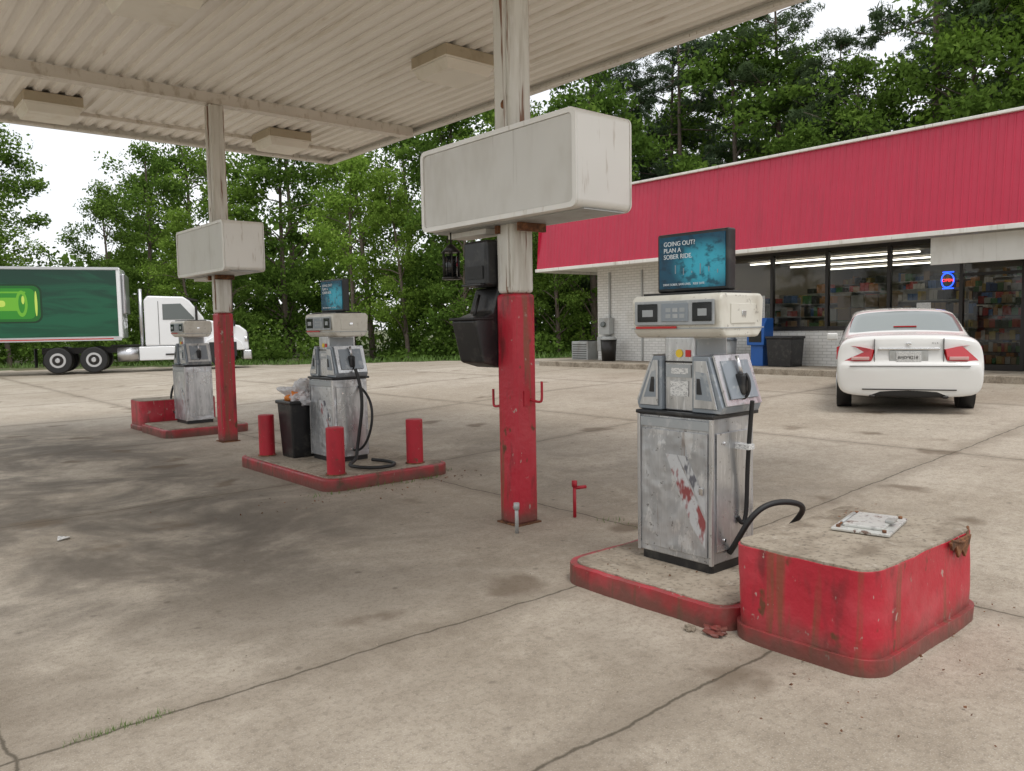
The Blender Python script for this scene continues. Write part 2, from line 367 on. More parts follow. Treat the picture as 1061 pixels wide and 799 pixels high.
for i,yb in enumerate((4.75,11.17)):
    xe=X1-.09 if i else 5.2
    bx(can,f'cross_beam_{i}',X0+.01,xe,yb-.06,yb+.06,4.65,4.789,'beam')
    bx(can,f'cross_beam_flange_{i}',X0+.02,xe-.01,yb-.085,yb+.085,4.637,4.649,'beam')
bx(can,'deck_seam_purlin',X0+.01,X1-.09,13.2,13.26,4.74,4.788,'beam')
for i,(xc,yc) in enumerate(((4.08,4.75),(4.2,11.17))):
    w=.105
    bx(can,f'column_{i}',xc-w,xc+w,yc-w,yc+w,1.80,4.636,'colwhite',bevel=.03)
    bx(can,f'column_red_base_{i}',xc-w-.005,xc+w+.005,yc-w-.005,yc+w+.005,0,1.80,'red',bevel=.03)
    bx(can,f'column_conduit_{i}',xc-w-.014,xc-w-.002,yc-.06,yc-.04,1.85,4.6,'colwhite')
    bx(can,f'column_base_plate_{i}',xc-w-.02,xc+w+.02,yc-w-.02,yc+w+.02,-.01,.012,'rust')
    cyl(can,f'rust_hole_{i}',(xc-w-.001,yc-.02,3.22),(xc-w-.004,yc-.02,3.22),.035,.03,'rust',9)
for i,(lx,ly) in enumerate(((2.5,3.2),(2.5,8.0),(2.5,12.75),(5.9,3.2),(5.9,7.95),(5.9,12.75))):
    b=grp(f'canopy_light_{i}',(lx,ly,0)); b.parent=can
    a=.36;c=.30
    bx(b,'housing',-a,a,-a,a,4.65,4.786,'fixture',bevel=.01)
    bx(b,'trim',-a-.015,a+.015,-a-.015,a+.015,4.635,4.6495,'lens')
    v=[(-a+.015,-a+.015,4.634),(a-.015,-a+.015,4.634),(a-.015,a-.015,4.634),(-a+.015,a-.015,4.634),(-c,-c,4.53),(c,-c,4.53),(c,c,4.53),(-c,c,4.53)]
    fixn(mobj('lens',v,[(0,1,2,3),(4,7,6,5),(0,4,5,1),(1,5,6,2),(2,6,7,3),(3,7,4,0)],'lens',b))
def lightbox(xc,yc):
    s=grp('blank_lightbox_sign',(xc,yc,0))
    prism(s,'frame',rrect(-.9,.9,2.33,2.98,.055,5),-.28,.24,'x','signframe',bevel=.01)
    for nm,xa,xb in(('rim_front',-.295,-.281),('rim_back',.241,.255)):
        o_=rrect(-.9,.9,2.33,2.98,.055,5); i_=rrect(-.865,.865,2.365,2.945,.035,5); n=len(o_)
        v=[(xa,*p) for p in o_]+[(xa,*p) for p in i_]+[(xb,*p) for p in o_]+[(xb,*p) for p in i_]
        f=[]
        for k in range(n):
            q=(k+1)%n; f+=[(k,q,n+q,n+k),(2*n+k,3*n+k,3*n+q,2*n+q),(k,2*n+k,2*n+q,q),(n+k,n+q,3*n+q,3*n+k)]
        fixn(mobj(nm,v,f,'signframe',s))
    prism(s,'face',rrect(-.862,.862,2.368,2.942,.035,5),-.286,-.2805,'x','sign')
    prism(s,'face_back',rrect(-.862,.862,2.368,2.942,.035,5),.2405,.246,'x','sign')
    bx(s,'seam',-.2,.2,-.88,.88,2.322,2.329,'greybox')
    bx(s,'bracket_a',-.13,.13,-.15,-.112,2.26,2.32,'rust'); bx(s,'bracket_b',-.13,.13,.112,.15,2.26,2.32,'rust')
    bx(s,'ballast_tray',-.1,.1,.3,.8,2.28,2.32,'white')
lightbox(4.08,4.68); lightbox(4.2,11.17)
u=grp('windshield_service_unit',(4.03,4.985,0))
bx(u,'towel_dispenser',-.15,.15,-.13,.17,1.86,2.22,'black',bevel=.03)
bx(u,'towel_slot',-.158,-.152,-.09,.12,1.92,2.02,'rubber'); bx(u,'towel_tray',-.19,-.151,-.10,.14,1.865,1.885,'black',bevel=.005)
bx(u,'mount_plate',-.05,.12,-.155,-.132,1.3,2.1,'dark')
prism(u,'squeegee_bucket',[(-.20,1.27),(-.02,1.22),(.12,1.50),(.13,1.855),(-.03,1.855),(-.10,1.66),(-.28,1.60)],-.13,.17,'y','black',bevel=.02)
bx(u,'bucket_lip',-.295,-.09,-.14,.18,1.60,1.622,'rubber',bevel=.008)
cyl(u,'squeegee_handle',(-.18,.02,1.58),(-.10,.03,1.80),.012,.012,'dark')
l=grp('hanging_lantern',(3.93,5.38,-.04))
cyl(l,'hanger',(0,0,2.27),(0,0,2.37),.006,.006,'dark',8)
cyl(l,'cap',(0,0,2.20),(0,0,2.27),.085,.015,'dark',8)
cyl(l,'base',(0,0,1.98),(0,0,2.0),.08,.08,'dark',8)
cyl(l,'glass_core',(0,0,2.0),(0,0,2.17),.05,.05,'disp',10)
for i in range(6):
    a=i*math.pi/3; cyl(l,f'bar_{i}',(.07*math.cos(a),.07*math.sin(a),2.0),(.07*math.cos(a),.07*math.sin(a),2.205),.007,.007,'dark',6)
hk=grp('hose_hook',(4.08,4.75,0))
hose(hk,'hook_a',[(-.05,.105,.93),(-.05,.2,.91),(-.05,.235,.91),(-.05,.235,.93),(-.05,.235,1.05)],.010,'redplain'); bx(hk,'hook_plate_a',-.07,-.03,.111,.118,.88,1.05,'redplain')
hk=grp('hose_hook',(4.08,4.75,0))
hose(hk,'hook_b',[(.04,-.105,.98),(.06,-.16,.96),(.08,-.20,.96),(.08,-.20,.98),(.08,-.20,1.12)],.010,'redplain'); bx(hk,'hook_plate_b',-.03,.03,-.118,-.111,.93,1.05,'redplain')
pp=grp('vent_pipe_stub',(3.84,4.5,0)); cyl(pp,'pipe',(0,0,0),(0,0,.22),.014,.014,'greybox',10); cyl(pp,'cap',(0,0,.18),(0,0,.23),.022,.022,'greybox',8)
pp=grp('water_spigot',(4.5,4.55,0)); cyl(pp,'riser',(0,0,0),(0,0,.25),.014,.014,'redplain',10); cyl(pp,'spout',(0,0,.24),(.10,-.03,.24),.014,.014,'redplain',10); cyl(pp,'tap',(0,0,.25),(0,0,.30),.022,.022,'redplain',8)

# ------------------------------------------------------------------ islands
def dented(o,amp,scale,zlo=None,seed=0):
    b=bmesh.new(); b.from_mesh(o.data)
    for it in range(4):
        ed=[e for e in b.edges if e.calc_length()>.09]
        if not ed: break
        bmesh.ops.subdivide_edges(b,edges=ed,cuts=1,use_grid_fill=True)
    bmesh.ops.triangulate(b,faces=[f for f in b.faces if len(f.verts)>4])
    for q in b.verts:
        d=nz_.noise_vector(q.co*scale+Vector((seed,seed,0))); q.co+=Vector((d.x,d.y,d.z*.5))*amp
        d=nz_.noise_vector(q.co*scale*4+Vector((seed,3,0))); q.co+=d*amp*.35
    b.to_mesh(o.data); b.free()
def island(x0,x1,y0,y1,z=.12,near=False):
    s=grp('pump_island')
    o=prism(s,'red_kerb',rrect(x0,x1,y0,y1,.16),-.03,z,'z','red',bevel=.02)
    if near: dented(o,.014,3.4)
    prism(s,'concrete_top',rrect(x0+.045,x1-.045,y0+.045,y1-.045,.12),z-.02,z+.010,'z','islandtop',bevel=.004)
    return s
def planter(x0,x1,y0,y1,h=.475,near=False):
    s=grp('red_concrete_end_block')
    o=prism(s,'base_lip',rrect(x0-.022,x1+.022,y0-.022,y1+.02,.14),-.02,.075,'z','red',bevel=.022,seg=3)
    o2=prism(s,'body',rrect(x0,x1,y0,y1,.12),.0,h-.012,'z','red',bevel=.004)
    o3=prism(s,'concrete_cap',rrect(x0+.006,x1-.006,y0+.006,y1-.006,.115),h-.05,h,'z','islandtop',bevel=.006)
    if near: dented(o,.014,3.0,seed=2); dented(o2,.014,2.6,seed=5); dented(o3,.009,2.6,seed=5)
    return s
island(3.30,4.50,2.27,3.48,.115,True)
pl=planter(3.32,4.48,1.56,2.27,near=True)
ch=grp('broken_kerb_chunk',(3.27,2.32,0)); 
def blob(parent,name,loc,rad,scale,m,seed=0,amp=.25,sub=3):
    b=bmesh.new(); bmesh.ops.create_icosphere(b,subdivisions=sub,radius=rad)
    for q in b.verts:
        k=1+amp*nz_.noise(q.co*(1.6/rad)+Vector((seed,0,0)))*1.6+amp*.5*nz_.noise(q.co*(4.5/rad)); q.co*=k
        q.co.x*=scale[0];q.co.y*=scale[1];q.co.z*=scale[2]
    me=bpy.data.meshes.new(name); b.to_mesh(me); b.free(); me.materials.append(M[m]); o=bpy.data.objects.new(name,me); COL.objects.link(o); o.parent=parent; o.location=loc; return o
blob(ch,'chunk_a',(0,0,.02),.04,(1,1.4,.6),'red',2,.5); blob(ch,'chunk_b',(-.05,.12,.012),.022,(1,1.3,.7),'islandtop',4,.5)
cv=grp('meter_cover_plate',(4.08,1.94,.478),math.radians(12))
bx(cv,'frame',-.20,.20,-.14,.14,0,.016,'plate',bevel=.004); bx(cv,'hinged_lid',-.15,.16,-.10,.095,.0165,.032,'plate',bevel=.004); bx(cv,'latch',-.035,.035,-.125,-.08,.0325,.048,'greybox',bevel=.004)
for i,(a,b) in enumerate(((-.175,-.11),(.175,-.11),(.175,.11),(-.175,.11))): cyl(cv,f'bolt_{i}',(a,b,.016),(a,b,.028),.011,.011,'rust',6)
cyl(cv,'hinge_barrel',(-.12,.108,.026),(.12,.108,.026),.010,.010,'greybox',10); cyl(cv,'hinge_pin',(-.16,.108,.026),(.16,.108,.026),.005,.005,'rust',8)
rng=np.random.default_rng(4)
def flakes(name,n,cx,cy,cz,sx,sy,sz,s0,s1,m,flat=.4):
    v=[];f=[]
    for i in range(n):
        c=np.array([cx+rng.normal()*sx,cy+rng.normal()*sy,cz+abs(rng.normal())*sz]); s=rng.uniform(s0,s1)
        u=rng.normal(size=3); u[2]*=flat; u/=np.linalg.norm(u); w=np.cross(u,[0,0,1]+rng.normal(size=3)*flat); w/=np.linalg.norm(w)
        k=len(v); v+=[tuple(c+u*s),tuple(c+w*s*.7),tuple(c-u*s*.8),tuple(c-w*s*.6)]; f+=[(k,k+1,k+2),(k,k+2,k+3)]
    return mobj(name,v,f,m)
flakes('rust_flake_debris',18,4.28,2.14,.480,.14,.03,.003,.005,.014,'rust',.15)
bits=grp('rusted_edge_damage')
def patch(name,pts,m='rust'):
    prism(bits,name,pts,1.538,1.552,'y',m,bevel=.003)
patch('rust_scab_a',[(4.08,.463),(4.10,.42),(4.14,.435),(4.18,.37),(4.22,.405),(4.26,.36),(4.31,.42),(4.33,.463)])
hose(bits,'bent_rebar',[(4.10,1.545,.47),(4.17,1.53,.455),(4.24,1.54,.43),(4.32,1.55,.465),(4.42,1.59,.475)],.007,'rust')
island(3.5,4.95,6.85,9.05)
island(3.62,4.9,12.05,13.35); planter(3.66,4.86,13.35,14.0)
def bollard(x,y,z,h=.47):
    s=grp('red_bollard',(x,y,z)); cyl(s,'post',(0,0,0),(0,0,h),.088,.088,'redplain',24,bevel=.010); cyl(s,'foot_weld',(0,0,0),(0,0,.015),.105,.1,'rust',24)
for x,y in((3.70,7.05),(3.72,8.72),(4.62,7.05),(4.72,8.8)): bollard(x,y,.126)
# ------------------------------------------------------------------ pumps
def pump(x,y,z,topper=True,near=False):
    p=grp('gas_pump',(x,y,z))
    prism(p,'plinth',rrect(-.20,.20,-.255,.255,.02,3),0,.05,'z','black')
    v=[(-.21,-.262,.05),(.21,-.262,.05),(.21,.262,.05),(-.21,.262,.05),(-.205,-.258,.885),(.205,-.258,.885),(.205,.258,.885),(-.205,.258,.885)]
    mobj('cabinet',v,BF,'steel2',p,bevel=.008)
    o=mobj('front_door',[(-.2185,-.235,.09),(-.2105,-.235,.09),(-.2105,.24,.09),(-.2185,.24,.09),(-.2145,-.235,.80),(-.2065,-.235,.80),(-.2065,.24,.80),(-.2145,.24,.80)],BF,'steel2',p,bevel=.003)
    def decal(nm,pts,m):
        dx=lambda z_: -.2185+.004*(z_-.09)/.71
        a=[(dx(q[1])-.0012,*q) for q in pts]; b=[(dx(q[1])-.0002,*q) for q in pts]; n=len(pts)
        fixn(mobj(nm,a+b,[tuple(range(n)),tuple(range(n,2*n))[::-1]]+[((i+1)%n,i,n+i,n+(i+1)%n) for i in range(n)],m,p))
    decal('worn_red_stripe',[(.06,.66),(-.02,.66),(-.225,.30),(-.225,.14),(-.13,.26)],'decalred')
    decal('worn_dark_stripe',[(-.03,.66),(-.09,.66),(-.225,.42),(-.225,.33)],'decaldark')
    bx(p,'corner_post_a',-.222,-.200,-.272,-.250,.05,.885,'steel',bevel=.003); bx(p,'corner_post_b',-.222,-.200,.250,.272,.05,.885,'steel',bevel=.003)
    bx(p,'top_trim_strip',-.220,-.206,-.248,.248,.815,.87,'headface',bevel=.003)
    bx(p,'door_lock',-.227,-.218,-.21,-.185,.45,.49,'chrome',bevel=.003)
    bx(p,'end_panel',-.17,.17,-.270,-.2625,.12,.80,'steel',bevel=.003); bx(p,'end_panel_far',-.17,.17,.2625,.270,.12,.80,'steel',bevel=.003)
    for i,zz in enumerate((.18,.74)): cyl(p,f'rivet_{i}',(-.1,-.270,zz),(-.1,-.277,zz),.01,.01,'chrome',8)
    bx(p,'black_shelf',-.228,.228,-.28,.28,.887,.910,'black',bevel=.006)
    for sgn,nm in((1,'far'),(-1,'near')):
        e=.05 if sgn<0 else .0
        pts=[(sgn*.11,.912),(sgn*(.285+e*.4),.912),(sgn*(.30+e*.4),.95),(sgn*(.175+e),1.235),(sgn*.11,1.235)]
        prism(p,'nozzle_boot_'+nm,pts,-.19,.19,'x','bluegrey',bevel=.008)
        for k,xx in enumerate((-.197,.197)):
            q=[(sgn*.13,.94),(sgn*(.27+e*.4),.94),(sgn*(.165+e),1.21),(sgn*.13,1.21)]
            prism(p,f'boot_frame_{nm}_{k}',q,xx-.004,xx+.004,'x','steel',bevel=.002)
            q=[(sgn*.145,.99),(sgn*(.235+e*.4),.985),(sgn*(.175+e*.8),1.14),(sgn*.145,1.15)]
            prism(p,f'boot_recess_{nm}_{k}',q,xx-.0065,xx+.0065,'x','bluegrey')
            prism(p,f'boot_handle_{nm}_{k}',[(sgn*.155,1.02),(sgn*.19,1.02),(sgn*.175,1.11),(sgn*.155,1.11)],xx-.012,xx+.012,'x','black',bevel=.003)
        y1,z1=sgn*(.306+e*.4),.955; y2,z2=sgn*(.185+e),1.235
        v=[(-.17,y1,z1),(.17,y1,z1),(.17,y2,z2),(-.17,y2,z2)]
        v2=[(a,b+sgn*.012,c+.006) for a,b,c in v]
        fixn(mobj('slant_plate_'+nm,v+v2,BF,'steel',p))
        v=[(-.13,y1+sgn*.008,z1+.04),(.13,y1+sgn*.008,z1+.04),(.13,y2+sgn*.020,z2-.03),(-.13,y2+sgn*.020,z2-.03)]
        v2=[(a,b+sgn*.008,c+.004) for a,b,c in v]
        fixn(mobj('slant_inset_'+nm,v+v2,BF,'bluegrey',p))
        my=(y1+y2)/2; mz=(z1+z2)/2
        bx(p,'nozzle_body_'+nm,-.035,.025,min(my,my+sgn*.07),max(my,my+sgn*.07),mz-.08,mz+.04,'black',bevel=.015)
        cyl(p,'nozzle_spout_'+nm,(0,my+sgn*.03,mz+.03),(0,my+sgn*.0,mz+.14),.014,.012,'alum',10)
        hose(p,'nozzle_guard_'+nm,[(0,my+sgn*.06,mz+.04),(0,my+sgn*.10,mz-.0),(0,my+sgn*.09,mz-.08),(0,my+sgn*.05,mz-.10)],.008)
    bx(p,'neck',-.165,.165,-.105,.105,.912,1.345,'steel',bevel=.01)
    bx(p,'neck_side_a',-.14,.14,-.112,-.106,1.24,1.33,'headface'); 
    bx(p,'neck_label',-.1705,-.1665,-.07,.06,1.00,1.09,'label'); bx(p,'neck_label_b',-.1705,-.1665,-.085,-.05,1.23,1.27,'redsticker')
    bx(p,'neck_band',-.169,-.1662,-.10,.10,1.195,1.205,'dark')
    cyl(p,'round_sticker',(-.166,-.005,1.25),(-.171,-.005,1.25),.024,.024,'yellow',20)
    bx(p,'price_tag',-.171,-.1665,-.09,.09,1.11,1.185,'headface'); bx(p,'price_tag_print',-.1725,-.1712,-.07,.05,1.13,1.165,'label')
    hz0,hz1=1.34,1.59
    prism(p,'head_shell',[(-.16,hz0),(.16,hz0),(.20,hz0+.04),(.215,hz1-.03),(.19,hz1),(-.19,hz1),(-.215,hz1-.03),(-.20,hz0+.04)],-.32,.32,'y','cream',bevel=.018,seg=3)
    bx(p,'head_underside_seam',-.205,.205,-.325,.325,hz0+.052,hz0+.058,'headface')
    for i,s in enumerate((-1,1)):
        X=s*.2165
        bx(p,f'head_face_{i}',min(X,X+s*.006),max(X,X+s*.006),-.285,.285,hz0+.075,hz1-.035,'headface',bevel=.003)
        for j,(a,b) in enumerate(((-.27,-.14),(-.11,.08),(.11,.26))):
            bx(p,f'display_{i}_{j}',min(X+s*.0065,X+s*.012),max(X+s*.0065,X+s*.012),a,b,hz0+.095,hz1-.05,'disp' if j!=1 else 'bluegrey',bevel=.003)
            if j==1:
                multi(p,f'display_rows_{i}',[(min(X+s*.0125,X+s*.014),max(X+s*.0125,X+s*.014),a+.02+.05*q,a+.055+.05*q,hz0+.115+.035*r_,hz0+.138+.035*r_) for q in range(3) for r_ in range(2)],['headface'])
            else: bx(p,f'display_label_{i}_{j}',min(X+s*.0125,X+s*.014),max(X+s*.0125,X+s*.014),a+.03,b-.04,hz0+.125,hz1-.085,'headface')
        bx(p,f'red_stripe_{i}',min(s*.213,s*.2185),max(s*.213,s*.2185),-.02 if s<0 else -.2,.28,hz0+.055,hz0+.068,'redsticker')
    bx(p,'end_vent',-.12,.12,-.3255,-.3205,hz0+.08,hz0+.19,'cream',bevel=.002); bx(p,'end_lock',-.02,.02,-.331,-.326,hz0+.12,hz0+.15,'chrome',bevel=.003)
    bx(p,'cap_strip',-.15,.15,-.28,.28,hz1+.0005,hz1+.014,'black',bevel=.005)
    if topper:
        t=grp('advert_screen',(0,.0,0)); t.parent=p
        bx(t,'screen_housing',-.045,.03,-.255,.255,hz1+.02,hz1+.37,'black',bevel=.012)
        bx(t,'screen_face',-.051,-.0455,-.235,.235,hz1+.042,hz1+.35,'screen')
        bx(t,'stand',-.03,.02,-.15,.15,hz1+.014,hz1+.022,'black')
        text(t,'headline','GOING OUT?\nPLAN A\nSOBER RIDE.',.038,(-.053,.20,hz1+.295),ROTMX)
        text(t,'small_print','DRIVE SOBER. SAVE LIVES.   RIDE SAFE',.018,(-.053,.205,hz1+.060),ROTMX)
        for k in range(6):
            bx(t,f'picture_light_{k}',-.0525,-.0515,-.19+.06*k,-.184+.06*k,hz1+.12+.01*(k%2),hz1+.14+.02*(k%3),'bluegrey')
    return p
p1=pump(3.93,2.93,.125)
p2=pump(4.22,7.92,.128)
p3=pump(4.32,12.85,.128,False)
hose(p1,'hose_drop',[(.02,-.37,.98),(.04,-.34,.80),(.06,-.31,.55),(.08,-.30,.35),(.05,-.30,.22),(.02,-.275,.30)],.013)
hose(p1,'hose_loop',[(-.05,-.27,.10),(-.06,-.33,.18),(-.05,-.40,.34),(.08,-.46,.41),(.24,-.52,.39),(.38,-.50,.33),(.44,-.40,.22),(.42,-.30,.10),(.28,-.2,.02)],.017)
bx(p1,'hose_clip',.0,.06,-.36,-.27,.70,.73,'label')
hose(p2,'hose_drop',[(.0,-.38,1.0),(.05,-.46,.75),(.02,-.42,.40),(0,-.35,.10),(-.05,-.45,.03),(-.3,-.62,.03),(-.2,-.98,.03),(.15,-1.02,.03),(.2,-.7,.03),(.1,-.5,.03)],.018)
hose(p2,'hose_b',[(.1,-.27,.8),(.14,-.5,.7),(.12,-.52,.3),(.05,-.36,.1),(.02,-.27,.12)],.014)
hose(p3,'hose_drop',[(0,.36,1.0),(0,.5,.7),(-.1,.6,.65),(-.2,.62,.3),(-.15,.5,.06),(-.1,.3,.1)],.018)
tb=grp('trash_bin',(4.0,8.42,.126))
v=[(-.17,-.15,0),(.17,-.15,0),(.17,.15,0),(-.17,.15,0),(-.20,-.18,.62),(.20,-.18,.62),(.20,.18,.62),(-.20,.18,.62)]
mobj('bin_body',v,BF,'black',tb,bevel=.02)
bx(tb,'rim',-.215,.215,-.195,.195,.60,.64,'black',bevel=.012)
blob(tb,'plastic_bag',(0,-.02,.70),.19,(1,1,.75),'bag',3,.40,5)
blob(tb,'orange_wrapper',(-.05,-.03,.68),.10,(1,1.1,.7),'orange',8,.4,4); blob(tb,'loose_trash',(.06,.04,.69),.10,(1,1,.7),'label',6,.5,4)
flakes('dry_leaf_litter',160,3.9,1.55,.012,.9,.35,.004,.004,.012,'rust')
flakes('dry_leaf_litter',110,4.2,6.65,.008,.9,.2,.004,.006,.018,'rust')
flakes('dry_leaf_litter',60,3.9,2.9,.130,.35,.35,.003,.003,.010,'rust')
flakes('loose_gravel',260,2.6,2.9,.003,1.5,1.0,.002,.003,.007,'islandtop',.8)
pc=grp('paper_scrap',(1.2,6.7,.0)); mobj('sheet',[(0,0,.01),(.09,.02,.02),(.1,.08,.008),(.02,.07,.03)],[(0,1,2,3)],'label',pc)
def tufts(name,pts,h0,h1,n,spread,m='grassblade'):
    v=[];f=[]
    for (px,py) in pts:
        for i in range(n):
            x=px+rng.normal()*spread[0]; y=py+rng.normal()*spread[1]; h=rng.uniform(h0,h1); a=rng.uniform(0,6.28); w=h*.09; dx,dy=math.cos(a),math.sin(a); z=g(x,y); lean=h*.6
            ax=rng.uniform(0,6.28); k=len(v)
            v+=[(x-dx*w,y-dy*w,z-.01),(x+dx*w,y+dy*w,z-.01),(x+math.cos(ax)*lean,y+math.sin(ax)*lean,z+h)]; f.append((k,k+1,k+2))
    return mobj(name,v,f,m)
tufts('joint_weeds',[(.62+.04*i,3.33+.01*math.sin(i*2)) for i in range(9)],.008,.028,26,(.03,.012))
tufts('joint_weeds',[(3.2+rng.uniform(0,1.6),6.78+rng.normal()*.03) for i in range(14)]+[(4.98,7+rng.uniform(0,2)) for i in range(10)]+[(4.62,3.5+rng.uniform(0,1)) for i in range(5)],.015,.05,12,(.05,.03))

# ------------------------------------------------------------------ store
st=grp('convenience_store')
WX=17.9;G=.35;YL=17.0;YR=-9
bx(st,'sidewalk',16.35,WX+.02,YR,YL+1.0,G-.1,G+.13,'islandtop',bevel=.02)
bx(st,'brick_wall_left',WX,WX+.2,12.6,YL,G,3.25,'brick')
bx(st,'brick_wall_end',WX+.2,30,YL-.2,YL,G,3.25,'brick')
bx(st,'knee_wall',WX,WX+.2,6.7,12.6,G,1.32,'brick')
bx(st,'brick_wall_right',WX,WX+.2,YR,2.5,G,3.25,'brick')
bx(st,'knee_wall_cap',WX-.03,WX+.2,6.72,12.58,1.321,1.36,'dark')
bx(st,'back_wall',30,30.2,YR,YL,G,3.25,'brick')
bx(st,'right_wall',WX+.2,30,YR,YR+.2,G,3.25,'brick')
bx(st,'interior_back',25.5,25.6,YR+.3,YL-.3,G,3.2,'interior'); bx(st,'interior_left',WX+.21,25.5,12.8,12.9,G,3.2,'interior')
bx(st,'store_floor',WX+.2,25.5,YR+.3,12.8,G+.12,G+.15,'intfloor'); bx(st,'store_ceiling',WX+.2,25.5,YR+.3,12.8,3.14,3.18,'interior')
bx(st,'roof',16.8,30.3,YR-.1,18.1,4.9,5.0,'asphalt')
bx(st,'roof_soffit',16.62,WX+.3,YR,18.26,3.251,3.29,'white'); bx(st,'end_soffit',WX+.31,30,YL-.1,18.26,3.252,3.29,'white')
FX=16.6
def ribbed(name,a0,a1,zb,zt,off,mode):
    pts=[];y=a0
    while y<a1-.001:
        pts+=[(y,0),(y+.10,0),(y+.107,.009),(y+.133,.009)]; y+=.14
    pts=[p for p in pts if p[0]<=a1]; v=[]
    for (a,o) in pts:
        if mode=='x': v+=[(off-o,a,zb),(off+.18-o,a,zt)]
        else: v+=[(a,off+o,zb),(a,off-.18+o,zt)]
    f=[(2*i,2*i+2,2*i+3,2*i+1) for i in range(len(pts)-1)]
    return mobj(name,v,f,'fascia',st)
ribbed('fascia_front',YR,18.3,3.26,5.30,FX,'x'); ribbed('fascia_end',FX,30,3.26,5.30,18.3,'y')
bx(st,'fascia_backing',FX+.22,FX+.3,YR,18.05,3.29,5.28,'dark'); bx(st,'fascia_end_backing',FX+.3,30,18.0,18.06,3.29,5.28,'dark')
bx(st,'parapet_cap',FX+.10,FX+.42,YR,18.2,5.301,5.36,'white',bevel=.01); bx(st,'parapet_cap_end',FX+.43,30,17.95,18.2,5.302,5.36,'white')
bx(st,'fascia_drip_trim',FX-.05,FX+.01,YR,18.33,3.17,3.262,'white',bevel=.008); bx(st,'fascia_drip_trim_end',FX+.011,30,18.30,18.34,3.17,3.262,'white')
multi(st,'window_glass',[(WX+.09,WX+.10,6.75,12.55,1.37,3.24),(WX+.09,WX+.10,2.55,6.65,G+.15,3.24)],['glass'])
mb=[]
for y in (12.56,11.1,9.65,8.2,6.70,5.55,4.45,3.5,2.53):
    zb=1.361 if y>6.8 else G+.13
    mb.append((WX+.04,WX+.16,y-.035,y+.035,zb,3.25))
mb+=[(WX+.05,WX+.15,6.74,12.5,3.17,3.249),(WX+.05,WX+.15,6.74,12.5,1.362,1.42),(WX+.05,WX+.15,2.57,6.66,3.17,3.248),(WX+.05,WX+.15,2.57,6.66,2.42,2.48),(WX+.05,WX+.15,2.57,6.66,G+.131,G+.25)]
multi(st,'window_frames',mb,['dark'])
bx(st,'white_banner_panel',16.9,16.95,2.0,6.9,2.62,3.165,'sign',bevel=.01)
multi(st,'fluorescent_lights',[(19+2.0*k,19.07+2.0*k,y,y+2.2,3.07,3.10) for k in range(3) for y in(-2,2,5,8,10.2)],['tube'])
goods=[mat(f'goods_{i}',c,.5) for i,c in enumerate([(.45,.05,.04),(.55,.42,.14),(.06,.15,.36),(.6,.59,.55),(.1,.26,.11),(.5,.24,.09),(.42,.30,.19),(.06,.06,.07)])]
bxs=[];ids=[]
for xr,z1 in((18.75,2.15),(20.6,2.3),(22.3,2.5),(25.0,2.9)):
    for yy in np.arange(2.2 if xr<19 else -4,12.3,2.9 if xr<24 else 2.6):
        if xr<19 and (yy<6 or 7.5<yy<9.5): continue
        bxs.append((xr+.2,xr+.24,yy,yy+2.1,G+.15,z1)); ids.append(9)
        zz=G+.3
        while zz<z1-.1:
            bxs.append((xr-.2,xr+.2,yy,yy+2.1,zz-.03,zz)); ids.append(9)
            y=yy+.02
            while y<yy+2.0:
                w=rng.uniform(.05,.14); c_=int(rng.integers(0,8)); rep=int(rng.integers(1,4)); h_=rng.uniform(.12,.27)
                for q in range(rep):
                    if y>yy+2.0: break
                    bxs.append((xr-.18,xr+.1,y,y+w*.90,zz+.002,zz+h_)); ids.append(c_); y+=w
                if rng.random()<.15: y+=rng.uniform(.05,.2)
            zz+=.34
for yy in (4.6,5.6,3.5):
    zz=G+.25
    while zz<2.3:
        y=yy
        while y<yy+.9:
            w=rng.uniform(.05,.13); bxs.append((18.3,18.5,y,y+w*.92,zz,zz+rng.uniform(.1,.2))); ids.append(int(rng.integers(0,8))); y+=w
        bxs.append((18.25,18.55,yy,yy+.9,zz-.02,zz-.002)); ids.append(8); zz+=.25
for k in range(14):
    y=8.3+.33*(k%5)+.02; z=1.25+.3*(k//5); bxs.append((18.4,18.7,y,y+.3,z,z+.28)); ids.append(6 if k%3 else 3)
bxs.append((18.3,18.8,8.2,10.1,G+.15,1.24)); ids.append(8)
multi(st,'shelves_and_goods',bxs,goods+['dark','greybox'],idx=ids)
ns=grp('open_neon_sign',(WX+.03,6.95,2.35)); ns.parent=st
hose(ns,'blue_ring',[(0,.13,0),(0,.13,.17),(0,-.13,.17),(0,-.13,-.17),(0,.13,-.17),(0,.13,0)],.012,'neonb')
hose(ns,'blue_bar_top',[(0,.11,.17),(0,-.11,.17)],.012,'neonb'); hose(ns,'blue_bar_low',[(0,.11,-.17),(0,-.11,-.17)],.012,'neonb')
text(ns,'word','OPEN',.085,(-.02,.11,-.03),ROTMX,'neonr')
posters=[(WX+.075,WX+.08,11.3,11.75,1.6,2.2),(WX+.075,WX+.08,7.3,7.6,1.5,1.9),(WX+.075,WX+.08,4.6,4.9,1.6,2.0)]
multi(st,'window_posters',posters,['label'])
multi(st,'pipe_conduits',[(WX-.06,WX-.003,16.45,16.5,G+.13,3.1),(WX-.05,WX-.003,15.2,15.24,G+.13,3.1)],['greybox'])
e=grp('electric_meter_box',(WX-.12,16.55,0)); bx(e,'upper_box',-.1,.1,-.22,.2,1.25,1.75,'greybox',bevel=.01); bx(e,'lower_box',-.08,.1,-.1,.3,.75,1.18,'greybox',bevel=.01); cyl(e,'meter_dial',(-.11,0,1.55),(-.17,0,1.55),.09,.08,'carglass',16)
